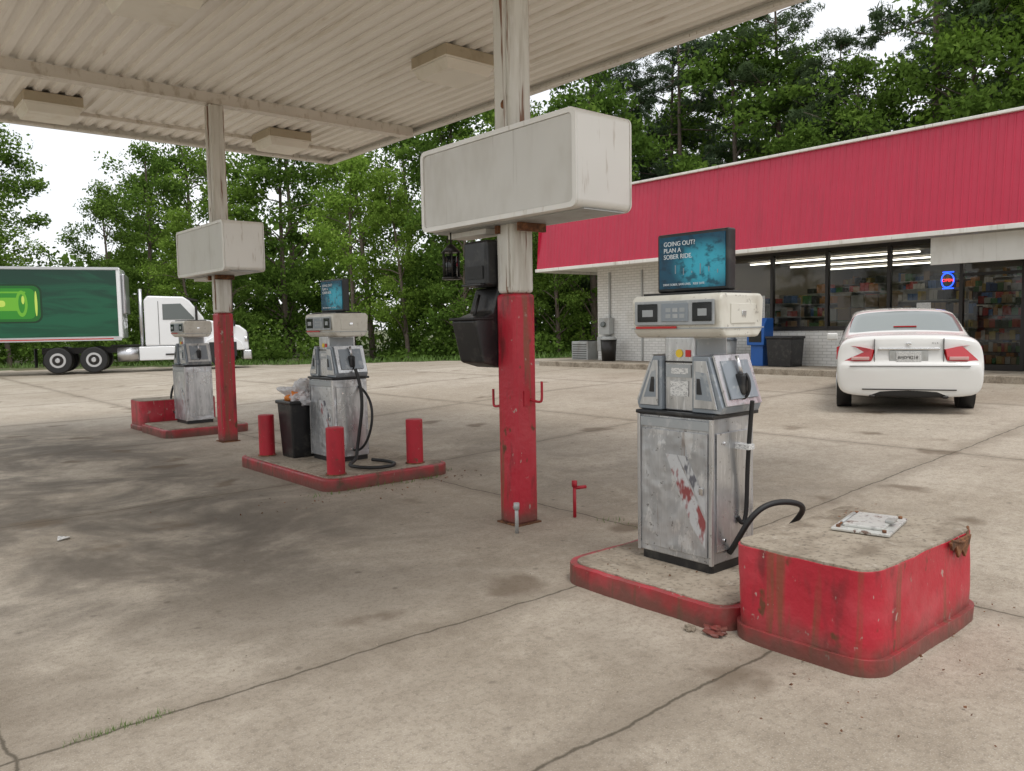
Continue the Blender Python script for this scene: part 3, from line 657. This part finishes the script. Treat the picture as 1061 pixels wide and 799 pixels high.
e=grp('air_conditioner_unit',(18.1,17.65,.32)); bx(e,'casing',-.35,.35,-.35,.35,.05,.72,'greybox',bevel=.02); multi(e,'grille_slats',[(-.36,-.351,-.3,.3,.12+.07*i,.14+.07*i) for i in range(8)],['dark']); cyl(e,'fan_cover',(0,0,.72),(0,0,.75),.27,.25,'dark',20)
e=grp('trash_can',(17.4,16.1,G+.13)); cyl(e,'body',(0,0,0),(0,0,.62),.2,.24,'dark',20); cyl(e,'lid',(0,0,.62),(0,0,.72),.26,.18,'greybox',20); cyl(e,'hole_ring',(0,0,.72),(0,0,.74),.1,.09,'black',16)
e=grp('newspaper_box',(17.3,11.0,G+.13)); bx(e,'pedestal',-.15,.15,-.17,.17,0,.5,'blue',bevel=.01); prism(e,'cabinet',[(-.22,.5),(.2,.5),(.2,1.16),(-.08,1.16),(-.22,.98)],-.24,.24,'y','blue',bevel=.02); bx(e,'window',-.228,-.221,-.17,.17,.58,.86,'disp'); bx(e,'coin_slot',-.12,.12,.242,.25,.85,1.0,'greybox')
e=grp('storage_bin',(17.25,10.3,G+.13)); mobj('body',[(-.25,-.3,0),(.25,-.3,0),(.25,.3,0),(-.25,.3,0),(-.28,-.34,.66),(.28,-.34,.66),(.28,.34,.66),(-.28,.34,.66)],BF,'black',e,bevel=.02); bx(e,'lid',-.3,.3,-.36,.36,.66,.72,'black',bevel=.02)
e=grp('trash_can',(17.3,11.95,G+.13)); cyl(e,'body',(0,0,0),(0,0,.62),.2,.24,'greybox',20); cyl(e,'lid',(0,0,.62),(0,0,.72),.26,.18,'bluegrey',20); cyl(e,'hole_ring',(0,0,.72),(0,0,.74),.1,.09,'black',16)
e=grp('stacked_crates',(17.35,12.6,G+.13)); multi(e,'crates',[(-.18,.18,-.2,.2,.0,.28),(-.18,.18,-.2,.2,.29,.57)],['bluegrey'])

# ------------------------------------------------------------------ car (x forward from rear bumper)
car=grp('parked_car',(11.15,4.80,.255),math.radians(27.5))
def sec(x,ws,zs): return x,list(zip(ws,zs))
S=[
 sec(0.00,[.62,.78,.83,.81,.72,.45,0],[.27,.31,.48,.62,.645,.65,.65]),
 sec(0.03,[.70,.87,.90,.88,.79,.50,0],[.23,.30,.50,.665,.685,.69,.69]),
 sec(0.08,[.71,.89,.915,.895,.82,.50,0],[.22,.30,.55,.72,.74,.745,.745]),
 sec(0.10,[.71,.89,.915,.895,.82,.50,0],[.22,.30,.58,.88,.985,1.01,1.015]),
 sec(0.14,[.71,.89,.92,.895,.80,.50,0],[.22,.30,.60,.93,1.05,1.08,1.09]),
 sec(0.35,[.71,.89,.92,.895,.79,.52,0],[.22,.30,.60,.95,1.06,1.085,1.095]),
 sec(0.66,[.71,.89,.92,.895,.77,.54,0],[.22,.30,.60,.96,1.065,1.09,1.10]),
 sec(0.74,[.71,.89,.92,.895,.77,.58,0],[.22,.30,.60,.965,1.08,1.12,1.14]),
 sec(1.28,[.71,.89,.92,.895,.70,.58,0],[.22,.30,.60,.965,1.34,1.41,1.43]),
 sec(1.45,[.71,.885,.92,.89,.69,.57,0],[.22,.30,.60,.96,1.38,1.45,1.47]),
 sec(2.25,[.71,.885,.92,.89,.69,.56,0],[.22,.30,.60,.95,1.40,1.47,1.49]),
 sec(2.38,[.71,.885,.92,.89,.69,.56,0],[.22,.30,.60,.95,1.40,1.47,1.49]),
 sec(2.95,[.71,.885,.92,.89,.67,.54,0],[.22,.30,.60,.94,1.34,1.42,1.44]),
 sec(3.65,[.71,.885,.91,.88,.73,.55,0],[.22,.30,.60,.92,.98,1.01,1.02]),
 sec(4.30,[.71,.865,.89,.85,.71,.50,0],[.22,.30,.58,.83,.88,.91,.92]),
 sec(4.75,[.65,.78,.80,.74,.62,.45,0],[.22,.30,.52,.68,.74,.77,.78]),
 sec(4.88,[.50,.60,.62,.58,.50,.35,0],[.28,.34,.48,.58,.62,.63,.63]),
]
v=[];f=[];fm=[];K=13
for x,pts in S:
    v+=[(x,-w,z) for w,z in pts]+[(x,w,z) for w,z in pts[:-1][::-1]]
NS=len(S)
for i in range(NS-1):
    for j in range(K-1):
        f.append((i*K+j,i*K+j+1,(i+1)*K+j+1,(i+1)*K+j))
        jj=j if j<6 else 11-j
        m=0
        if i==7 and jj in(4,5): m=3
        if i==12 and jj in(4,5): m=1
        if jj==3 and i in(8,9,11): m=1
        fm.append(m)
    f.append((i*K+K-1,i*K,(i+1)*K,(i+1)*K+K-1)); fm.append(2)
f.append(tuple(range(K))[::-1]); fm.append(0); f.append(tuple((NS-1)*K+i for i in range(K))); fm.append(0)
cb=mobj('body',v,f,['carpaint','carglass','rubber','rearglass'],car,smooth=True,fm=fm); fixn(cb)
me=cb.data
ca=me.attributes.get('crease_edge') or me.attributes.new('crease_edge','FLOAT','EDGE')
for e_ in me.edges:
    a,b_=e_.vertices; ia,ja=divmod(a,K); ib,jb=divmod(b_,K); c_=0
    j1=ja if ja<=6 else 12-ja; j2=jb if jb<=6 else 12-jb
    if ia==ib and ia in(3,) : c_=.5
    if ia==ib and ia==1: c_=.5
    if ia==ib and ia in(7,8) and min(j1,j2)>=4: c_=.6
    if ia!=ib and j1==j2==4 and 7<=min(ia,ib)<=12: c_=.35
    if ia!=ib and j1==j2==3 and 7<=min(ia,ib)<=12: c_=.35
    ca.data[e_.index].value=c_
cb.modifiers.new('s','SUBSURF').levels=2; cb.modifiers['s'].render_levels=2
for s in(-1,1):
    v=[(.080,s*.47,.725),(.085,s*.44,.885),(.095,s*.62,.925),(.17,s*.85,.945),(.44,s*.912,.915),(.26,s*.915,.745),(.10,s*.86,.71)]
    n=len(v); c=Vector((.6,0,.82)); v2=[((Vector(p)-c)*.88+c)[:] for p in v]
    ff=[tuple(range(n)),tuple(range(n,2*n))[::-1]]+[((i+1)%n,i,n+i,n+(i+1)%n) for i in range(n)]
    fixn(mobj(f'tail_lamp_{s}',[(p[0]-.040,p[1]*1.004,p[2]) for p in v]+v2,ff,'tail',car,bevel=.008))
    bx(car,f'reverse_lamp_{s}',.030,.06,min(s*.49,s*.72),max(s*.49,s*.72),.74,.785,'taill',bevel=.008)
bx(car,'trunk_garnish',.050,.10,-.38,.38,.875,.905,'chrome',bevel=.008)
bx(car,'plate_recess',.056,.10,-.24,.24,.70,.865,'greybox',bevel=.005); bx(car,'license_plate',.046,.055,-.155,.155,.71,.855,'label',bevel=.003)
text(car,'plate_text','BMD*8218',.055,(.044,.135,.755),(HP,0,-HP),'dark')
bx(car,'bumper_seam',-.002,.05,-.74,.74,.655,.661,'dark'); bx(car,'bumper_lower_trim',-.004,.03,-.58,.58,.33,.345,'dark')
for s in(-1,1): bx(car,f'trunk_gap_{s}',.05,.11,s*.425-.003,s*.425+.003,.66,1.03,'dark')
for s in(-1,1): bx(car,f'exhaust_{s}',.0,.12,s*.45-.04,s*.45+.04,.22,.26,'dark',bevel=.018)
bx(car,'high_brake_lamp',.82,.86,-.15,.15,1.185,1.20,'tail')
bx(car,'badge',.068,.10,-.03,.03,.94,.975,'chrome',bevel=.005)
text(car,'trim_lettering','X L S',.035,(.078,-.28,.955),(HP,0,-HP),'dark')
for i,(wx,s) in enumerate([(1.0,-1),(1.0,1),(3.85,-1),(3.85,1)]):
    cyl(car,f'tire_{i}',(wx,s*.70,.32),(wx,s*.908,.32),.325,.325,'rubber',32,bevel=.03)
    cyl(car,f'arch_{i}',(wx,s*.70,.345),(wx,s*.90,.345),.36,.36,'rubber',32)
    cyl(car,f'rim_{i}',(wx,s*.90,.32),(wx,s*.918,.32),.21,.19,'alum',20)
for s in(-1,1):
    bx(car,f'mirror_{s}',3.05,3.2,min(s*.90,s*1.08),max(s*.90,s*1.08),.95,1.08,'carpaint',bevel=.03)
    for k,xx in enumerate((1.75,2.75)): bx(car,f'door_handle_{s}_{k}',xx,xx+.18,min(s*.905,s*.93),max(s*.905,s*.93),.80,.83,'chrome',bevel=.005)
# ------------------------------------------------------------------ truck
tr=grp('semi_truck',(7.45,35.0,.05),math.radians(-19)); tr.scale=(.95,.97,.97)
def wheel(par,x,y,s,r=.51,nm='wheel',dual=False):
    e=y+s*(.30 if not dual else .60)
    cyl(par,nm+'_tire',(x,y,r),(x,e,r),r,r,'rubber',32,bevel=.05)
    cyl(par,nm+'_rim',(x,e-s*.02,r),(x,e+s*.012,r),r*.56,r*.56,'alum',24); cyl(par,nm+'_hub_recess',(x,e+s*.013,r),(x,e+s*.02,r),r*.40,r*.40,'dark',20); cyl(par,nm+'_hub',(x,e+s*.02,r),(x,e+s*.09,r),r*.22,r*.16,'alum',16)
for i,xx in enumerate((-.64,.64)):
    for s in(-1,1): wheel(tr,xx,s*.62,s,.51,f'drive_{i}_{s}',True)
for s in(-1,1): wheel(tr,5.55,s*.92,s,.51,f'steer_{s}')
for i,xx in enumerate((-10.5,-11.8)):
    for s in(-1,1): wheel(tr,xx,s*.62,s,.51,f'trailer_{i}_{s}',True)
bx(tr,'trailer_box',-13.5,1.75,-1.28,1.28,1.32,4.12,'truckwhite',bevel=.05)
bx(tr,'green_graphic_panel',-13.3,1.60,-1.292,-1.283,1.42,4.02,'ad')
bx(tr,'trailer_bottom_rail',-13.45,1.70,-1.31,-1.293,1.26,1.40,'alum'); bx(tr,'trailer_top_rail',-13.45,1.70,-1.31,-1.293,4.04,4.13,'alum')
def flat(nm,pts,k,m): prism(tr,nm,pts,-1.2935-.0015*k,-1.2925-.0015*k,'y',m)
flat('bottle_outline',rrect(-7.2,-1.05,1.98,3.46,.30,6),1,'bot0'); flat('bottle_body',rrect(-7.2,-1.12,2.04,3.40,.26,6),2,'bot1')
flat('bottle_mid',rrect(-7.1,-1.30,2.14,3.30,.2,6),3,'bot2')
flat('bottle_glow_band',rrect(-7.0,-1.55,2.45,2.95,.2,6),4,'bot3'); flat('bottle_glow_core',rrect(-7.0,-2.3,2.60,2.84,.10,6),5,'bot4')
flat('bottle_base_ring',ellipse(-1.75,2.72,.20,.50),5,'bot3'); flat('bottle_base_punt',ellipse(-1.75,2.72,.11,.36),6,'bot2'); flat('bottle_base_glint',ellipse(-1.70,2.86,.05,.16),7,'bot4')
flat('bottle_base_glow',ellipse(-1.26,2.72,.045,.48),5,'bot4')
flat('bottle_highlight',rrect(-6.9,-1.6,3.12,3.18,.03,3),4,'bot3')
bx(tr,'nose_fairing',1.751,1.90,-1.0,1.0,2.3,3.9,'alum',bevel=.06)
bx(tr,'chassis_left',-1.3,6.2,-.45,-.33,.75,.98,'dark'); bx(tr,'chassis_right',-1.3,6.2,.33,.45,.75,.98,'dark')
bx(tr,'mud_flap_near',-1.45,-1.43,-1.2,-.6,.25,1.0,'black'); bx(tr,'mud_flap_far',-1.45,-1.43,.6,1.2,.25,1.0,'black')
bx(tr,'landing_gear',-2.9,-2.75,-1.0,-.85,.35,1.3,'dark'); bx(tr,'side_reflector_strip',-13,1.4,-1.316,-1.311,1.31,1.35,'redsticker')
prism(tr,'cab',[(2.55,1.0),(2.55,2.85),(2.70,3.02),(4.05,2.98),(4.30,2.82),(4.85,2.10),(4.85,1.0)],-1.12,1.12,'y','truckwhite',bevel=.07,seg=3)
prism(tr,'hood',[(4.80,.75),(4.80,2.06),(6.25,1.78),(6.55,1.55),(6.62,.75)],-1.02,1.02,'y','truckwhite',bevel=.09,seg=3)
prism(tr,'side_window',[(3.25,2.05),(3.25,2.68),(3.95,2.70),(4.45,2.12),(4.45,2.05)],-1.135,-1.122,'y','carglass'); prism(tr,'side_window_far',[(3.25,2.05),(3.25,2.68),(3.95,2.70),(4.45,2.12),(4.45,2.05)],1.122,1.135,'y','carglass')
mobj('windshield',[(4.345,-.98,2.79),(4.345,.98,2.79),(4.87,.98,2.12),(4.87,-.98,2.12)],[(0,1,2,3)],'carglass',tr)
prism(tr,'sun_visor',[(4.05,2.99),(4.62,2.86),(4.62,2.80),(4.28,2.84)],-1.0,1.0,'y','dark')
bx(tr,'bumper',6.35,6.72,-1.12,1.12,.35,.75,'alum',bevel=.06); bx(tr,'grille',6.56,6.64,-.5,.5,.85,1.5,'dark')
for nm,a,b in(('front_fender',-1.20,-1.0),('front_fender_far',1.0,1.20)):
    prism(tr,nm,[(4.75,.75),(4.85,1.15),(5.2,1.35),(5.9,1.35),(6.3,1.1),(6.45,.75)],a,b,'y','truckwhite',bevel=.04)
bx(tr,'wheel_well',5.0,6.1,-1.21,-.9,.5,1.1,'rubber')
bx(tr,'headlamp',6.42,6.56,-1.05,-.72,1.1,1.3,'chrome',bevel=.03)
bx(tr,'door_seam_a',3.08,3.10,-1.128,-1.121,1.05,2.8,'dark'); bx(tr,'door_seam_b',4.56,4.58,-1.128,-1.121,1.05,2.3,'dark')
bx(tr,'side_fairing',2.3,4.7,-1.16,-.9,.42,.98,'truckwhite',bevel=.04); cyl(tr,'fuel_tank',(1.5,-.95,.68),(2.28,-.95,.68),.28,.28,'alum',24)
bx(tr,'step',3.3,4.2,-1.19,-1.161,.62,.68,'dark'); cyl(tr,'exhaust_stack',(2.42,-.85,1.0),(2.42,-.85,3.3),.07,.07,'alum',14)
bx(tr,'mirror',4.5,4.6,-1.42,-1.22,1.95,2.6,'dark',bevel=.02); bx(tr,'hood_mirror',6.0,6.08,-1.2,-1.08,1.75,1.98,'dark',bevel=.01)
bx(tr,'rear_deck',1.2,2.5,-.5,.5,1.0,1.06,'dark')

# ------------------------------------------------------------------ trees
def tube(pts,rads,n=6):
    V=[];Q=[]
    for k,(p,r) in enumerate(zip(pts,rads)):
        a=np.arange(n)*2*np.pi/n; V.append(np.stack([p[0]+r*np.cos(a),p[1]+r*np.sin(a),np.full(n,p[2])],1))
        if k:
            b0=(k-1)*n;b1=k*n
            for i in range(n): Q.append((b0+i,b0+(i+1)%n,b1+(i+1)%n,b1+i))
    return np.concatenate(V),np.array(Q)
def limb(p0,p1,r0,r1,sag,R,n=4):
    ts=np.linspace(0,1,4); pts=[p0*(1-t)+p1*t+np.array([0,0,sag*math.sin(t*3.14)])+R.normal(size=3)*.04 for t in ts]
    V=[];Q=[]; d=(p1-p0); d/=np.linalg.norm(d)+1e-6
    a_=np.cross(d,[0,0,1.0])
    if np.linalg.norm(a_)<.1: a_=np.array([1.0,0,0])
    a_/=np.linalg.norm(a_); b_=np.cross(d,a_)
    for k,(p,t) in enumerate(zip(pts,ts)):
        r=r0*(1-t)+r1*t
        for i in range(n):
            an=2*math.pi*i/n; V.append(p+a_*r*math.cos(an)+b_*r*math.sin(an))
        if k:
            for i in range(n): Q.append(((k-1)*n+i,(k-1)*n+(i+1)%n,k*n+(i+1)%n,k*n+i))
    return np.array(V),np.array(Q)
def leafquads(R,C,size,asp,up=0):
    N=len(C); u=R.normal(size=(N,3)); u[:,2]+=up; u/=np.linalg.norm(u,axis=1)[:,None]; w=np.cross(u,R.normal(size=(N,3))); w/=np.linalg.norm(w,axis=1)[:,None]+1e-9
    s=size[:,None]
    return np.stack([C+u*s,C+w*s*asp,C-u*s,C-w*s*asp],1).reshape(-1,3)
def quadmesh(name,Vw,Qw,VL,lv,mats):
    nv=len(Vw); V=np.concatenate([Vw,VL]) if nv else VL
    QL=np.arange(len(VL)).reshape(-1,4)+nv; Q=np.concatenate([Qw,QL]) if nv else QL
    me=bpy.data.meshes.new(name); me.vertices.add(len(V)); me.vertices.foreach_set('co',V.astype(np.float32).ravel())
    me.loops.add(Q.size); me.loops.foreach_set('vertex_index',Q.astype(np.int32).ravel())
    me.polygons.add(len(Q)); me.polygons.foreach_set('loop_start',np.arange(0,Q.size,4,dtype=np.int32)); me.polygons.foreach_set('loop_total',np.full(len(Q),4,np.int32))
    for m in mats: me.materials.append(M[m])
    mi=np.ones(len(Q),np.int32); mi[:len(Qw) if nv else 0]=0; me.polygons.foreach_set('material_index',mi)
    at=me.attributes.new('lv','FLOAT','POINT'); at.data.foreach_set('value',np.concatenate([np.zeros(nv),np.repeat(lv,4)]).astype(np.float32))
    me.update(calc_edges=True); return me
def decid(name,seed,H,mats,dens=1.0,base=.18,wid=.27,per=215):
    R=np.random.default_rng(seed); VV=[];QQ=[];o=0
    def addw(V,Q):
        nonlocal o
        VV.append(V);QQ.append(Q+o);o+=len(V)
    lean=R.normal(size=2)*.03*H
    tp=lambda t: np.array([lean[0]*t*t+.15*math.sin(t*5+seed),lean[1]*t*t+.15*math.cos(t*4+seed)-.15,H*t])
    ts=np.linspace(0,.92,9); addw(*tube([tp(t) for t in ts],[H*.012*(1-t)+.03 for t in ts],8))
    CL=[];rad=[]
    n=int(58*dens)
    for i in range(n):
        t=R.uniform(base,1.0); prof=math.sin(min(1,(t-base)/(1-base)*.9+.12)*math.pi)**.6
        a=R.uniform(0,2*math.pi); rr=H*wid*prof*math.sqrt(R.uniform(.05,1))*R.uniform(.75,1.15)
        c=tp(t*.97)+np.array([math.cos(a)*rr,math.sin(a)*rr,R.normal()*.3]); CL.append(c); rad.append(R.uniform(.45,1.1)*H/14)
        if R.random()<.6:
            tb=max(.1,t-R.uniform(.05,.18)); addw(*limb(tp(tb),c,H*.004*(1.3-t)+.01,.012,.2,R))
    PC=[];LV=[]
    for c,r in zip(CL,rad):
        k=int(per*R.uniform(.6,1.3)); d=R.normal(size=(k,3)); d/=np.linalg.norm(d,axis=1)[:,None]; d*=(R.random(k)**.45)[:,None]*r*1.3; d[:,2]*=.58
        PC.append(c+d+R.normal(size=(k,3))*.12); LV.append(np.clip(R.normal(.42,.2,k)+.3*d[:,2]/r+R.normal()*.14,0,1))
    C=np.concatenate(PC);lv=np.concatenate(LV); sz=R.uniform(.07,.15,len(C))*(H/14)**.5
    return quadmesh(name,np.concatenate(VV),np.concatenate(QQ),leafquads(R,C,sz,.55),lv,mats)
def pine(name,seed,H,base=.35):
    R=np.random.default_rng(seed); VV=[];QQ=[];o=0
    def addw(V,Q):
        nonlocal o
        VV.append(V);QQ.append(Q+o);o+=len(V)
    b=R.normal(size=2)*.02*H; tp=lambda t: np.array([b[0]*t*t,b[1]*t*t,H*t]); ts=np.linspace(0,1,9); addw(*tube([tp(t) for t in ts],[H*.010*(1-t)+.03 for t in ts],8))
    PC=[];LV=[]
    for i in range(48):
        t=R.uniform(base,1.0); L=H*(.05+.15*(1-(t-base)/(1-base))**.7)*R.uniform(.5,1.25); a=R.uniform(0,6.283)
        p0=tp(t); p1=p0+np.array([math.cos(a)*L,math.sin(a)*L,L*R.uniform(-.05,.45)]); addw(*limb(p0,p1,.05,.012,-.1,R))
        for s in range(int(4+L*1.6)):
            q=R.uniform(.4,1.08); c=p0*(1-q)+p1*q+R.normal(size=3)*np.array([.38,.38,.14]); k=int(R.uniform(45,85))
            d=R.normal(size=(k,3)); d/=np.linalg.norm(d,axis=1)[:,None]; d*=(R.random(k)**.5)[:,None]*R.uniform(.28,.5); d[:,2]*=.6
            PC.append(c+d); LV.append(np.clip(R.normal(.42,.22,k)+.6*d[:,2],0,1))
    C=np.concatenate(PC);lv=np.concatenate(LV); sz=R.uniform(.10,.20,len(C))
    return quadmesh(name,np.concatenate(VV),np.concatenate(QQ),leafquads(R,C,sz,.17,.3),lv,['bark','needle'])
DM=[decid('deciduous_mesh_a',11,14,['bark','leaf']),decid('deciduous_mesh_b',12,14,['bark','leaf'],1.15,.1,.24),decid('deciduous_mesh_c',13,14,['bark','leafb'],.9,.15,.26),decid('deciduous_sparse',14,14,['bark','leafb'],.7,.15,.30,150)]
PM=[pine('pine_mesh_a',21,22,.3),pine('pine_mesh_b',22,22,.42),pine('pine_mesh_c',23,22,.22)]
R=np.random.default_rng(5)
def put(name,me,x,y,h,base):
    o=bpy.data.objects.new(name,me); COL.objects.link(o); o.location=(x,y,g(x,y)-.1); s=h/base; w=s*R.uniform(.9,1.15); o.scale=(w,w,s); o.rotation_euler=(0,0,R.uniform(0,6.28)); return o
edge=[(24,24),(19.5,31),(15.5,38),(8,45),(-2,52),(-14,58),(-30,64)]
def along(s):
    d=0
    for a,b in zip(edge[:-1],edge[1:]):
        L=math.dist(a,b)
        if s<=d+L:
            t=(s-d)/L; nx_,ny_=(b[1]-a[1])/L,-(b[0]-a[0])/L
            return a[0]+(b[0]-a[0])*t,a[1]+(b[1]-a[1])*t,nx_,ny_
        d+=L
    return None
tot=sum(math.dist(a,b) for a,b in zip(edge[:-1],edge[1:]))
for row,(off,sp,h0,h1) in enumerate(((1.5,3.8,7,11),(6.0,4.4,12,15),(13,5.5,15,18))):
    s=R.uniform(0,2)
    while s<tot:
        a=along(s)
        if a is None: break
        x=a[0]+a[2]*(off+R.uniform(-1,1)); y=a[1]+a[3]*(off+R.uniform(-1,1))
        left=s>26
        h=R.uniform(h0,h1)
        if left and R.random()<(.22,.25,.4)[row]: s+=sp; continue
        if row==2 and R.random()<.35: put('pine_tree',PM[R.integers(0,3)],x,y,h+2,22)
        else:
            me=DM[R.choice([0,1,2,3],p=[.35,.3,.25,.1] if not left else [.15,.15,.3,.4])]; put('deciduous_tree',me,x,y,h,14)
        s+=sp*R.uniform(.75,1.25)
# woods behind the store
hy=[(38,15,'d'),(34.5,15,'d'),(31.5,17,'p'),(28.5,18,'p'),(26,18.5,'p'),(23.4,16,'d'),(21.6,18.5,'p'),(19.2,14,'p'),(17.0,12.5,'d'),(14.4,26,'p'),(12.8,15,'d'),(10.4,17,'b'),(8,18,'b'),(4.5,18,'p'),(0,17,'d'),(-5,18,'p')]
for i,(y,h,k) in enumerate(hy):
    me=PM[i%3] if k=='p' else DM[2] if k=='b' else DM[i%2]
    put('pine_tree' if k=='p' else 'deciduous_tree',me,34+R.uniform(-.6,2),y,h,22 if k=='p' else 14)
for y,h,k in((44,16,'p'),(39.5,14,'d'),(35,17,'p'),(31,15,'d'),(27.5,19,'p'),(24,16,'d'),(20.5,15,'p'),(17.5,13,'d'),(15.5,20,'p'),(11,22,'p'),(6,15,'d')):
    put('pine_tree' if k=='p' else 'deciduous_tree',PM[int(y)%3] if k=='p' else DM[int(y)%3],41+R.uniform(-1.5,2),y,h,22 if k=='p' else 14)
for y in np.arange(-30,50,8): put('deciduous_tree',DM[R.integers(0,3)],-36+R.uniform(-3,3),y,R.uniform(12,16),14)  # unseen trees behind the camera, added for the windows to reflect
PC=[];LV=[]
s=0
while s<tot:
    a=along(s)
    for q in range(2):
        off=R.uniform(-.3,6); x=a[0]+a[2]*off; y=a[1]+a[3]*off; hh=R.uniform(.5,2.4); r=R.uniform(.6,1.4); k=300
        d=R.normal(size=(k,3)); d/=np.linalg.norm(d,axis=1)[:,None]; d*=(R.random(k)**.4)[:,None]; d=d*np.array([r,r,hh*.6])
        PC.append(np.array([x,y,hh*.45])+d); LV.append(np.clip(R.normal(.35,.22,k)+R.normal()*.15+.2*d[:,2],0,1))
    s+=.8
C=np.concatenate(PC); me=quadmesh('forest_undergrowth',np.zeros((0,3)),np.zeros((0,4),int),leafquads(R,C,R.uniform(.06,.14,len(C)),.55),np.concatenate(LV),['bark','leaf'])
COL.objects.link(bpy.data.objects.new('forest_undergrowth',me))
PC=[];LV=[]
def mass(x,y,h):
    k=240; d=R.normal(size=(k,3))*np.array([2.2,2.2,1]); d[:,2]=R.uniform(0,h,k)*(1-.12*R.random()); d[:,:2]*=(1.1-.6*(d[:,2:3]/h)); PC.append(np.array([x,y,0])+d); LV.append(np.clip(R.normal(.3,.2,k),0,1))
s=0
while s<tot:
    a=along(s)
    hh=R.uniform(8,11) if s<30 else R.uniform(5,9)
    mass(a[0]+a[2]*20,a[1]+a[3]*20,hh); mass(a[0]+a[2]*25,a[1]+a[3]*25,hh+1); s+=2
for y in np.arange(-10,60,2.2): mass(52+R.uniform(-2,2),y,R.uniform(9,12))
C=np.concatenate(PC); me=quadmesh('distant_forest',np.zeros((0,3)),np.zeros((0,4),int),leafquads(R,C,R.uniform(.22,.5,len(C)),.6),np.concatenate(LV),['bark','leaf'])
COL.objects.link(bpy.data.objects.new('distant_forest',me))
pts=[]
s=0
while s<tot:
    a=along(s); pts.append((a[0]-a[2]*R.uniform(.2,2.2),a[1]-a[3]*R.uniform(.2,2.2))); s+=.12
tufts('verge_grass',pts,.08,.28,14,(.3,.3))

# ------------------------------------------------------------------ world, sun, camera
w=bpy.data.worlds.new('World'); scene.world=w; w.use_nodes=True; nt=w.node_tree; N=nt.nodes
bg=N['Background']; sk=N.new('ShaderNodeTexSky'); sk.sky_type='NISHITA'; sk.sun_disc=False
el=math.radians(66); sd=Vector((-.25*math.cos(el),-.968*math.cos(el),math.sin(el))).normalized()
sk.sun_elevation=el; sk.sun_rotation=math.atan2(sd.x,sd.y)
tc=N.new('ShaderNodeTexCoord'); nz=N.new('ShaderNodeTexNoise'); nz.inputs['Scale'].default_value=2.2; nz.inputs['Detail'].default_value=4
nt.links.new(tc.outputs['Generated'],nz.inputs['Vector'])
mr=N.new('ShaderNodeMapRange'); mr.inputs[1].default_value=.3; mr.inputs[2].default_value=.62; mr.inputs[3].default_value=.70; mr.inputs[4].default_value=.97
nt.links.new(nz.outputs['Fac'],mr.inputs[0])
mx=N.new('ShaderNodeMix'); mx.data_type='RGBA'; nt.links.new(mr.outputs[0],mx.inputs[0]); nt.links.new(sk.outputs[0],mx.inputs[6]); mx.inputs[7].default_value=(9.7,9.8,9.95,1)
nt.links.new(mx.outputs[2],bg.inputs[0]); bg.inputs[1].default_value=.128
L=bpy.data.lights.new('sun','SUN'); L.energy=1.5; L.angle=math.radians(20); L.color=(1,.965,.91)
so=bpy.data.objects.new('sun',L); COL.objects.link(so); so.rotation_euler=sd.to_track_quat('Z','Y').to_euler(); so.location=(0,0,30)
cam=bpy.data.cameras.new('camera'); co=bpy.data.objects.new('camera',cam); COL.objects.link(co)
cam.sensor_width=36; cam.lens=28.16; cam.clip_end=2000; cam.clip_start=.05
co.matrix_world=Matrix.Translation((0,0,1.55))@Matrix.Rotation(math.radians(-40.3),4,'Z')@Matrix.Rotation(math.radians(90-4.24),4,'X')@Matrix.Rotation(math.radians(-1.0),4,'Z')
scene.camera=co
scene.view_settings.view_transform='Standard'; scene.view_settings.look='None'; scene.view_settings.exposure=0
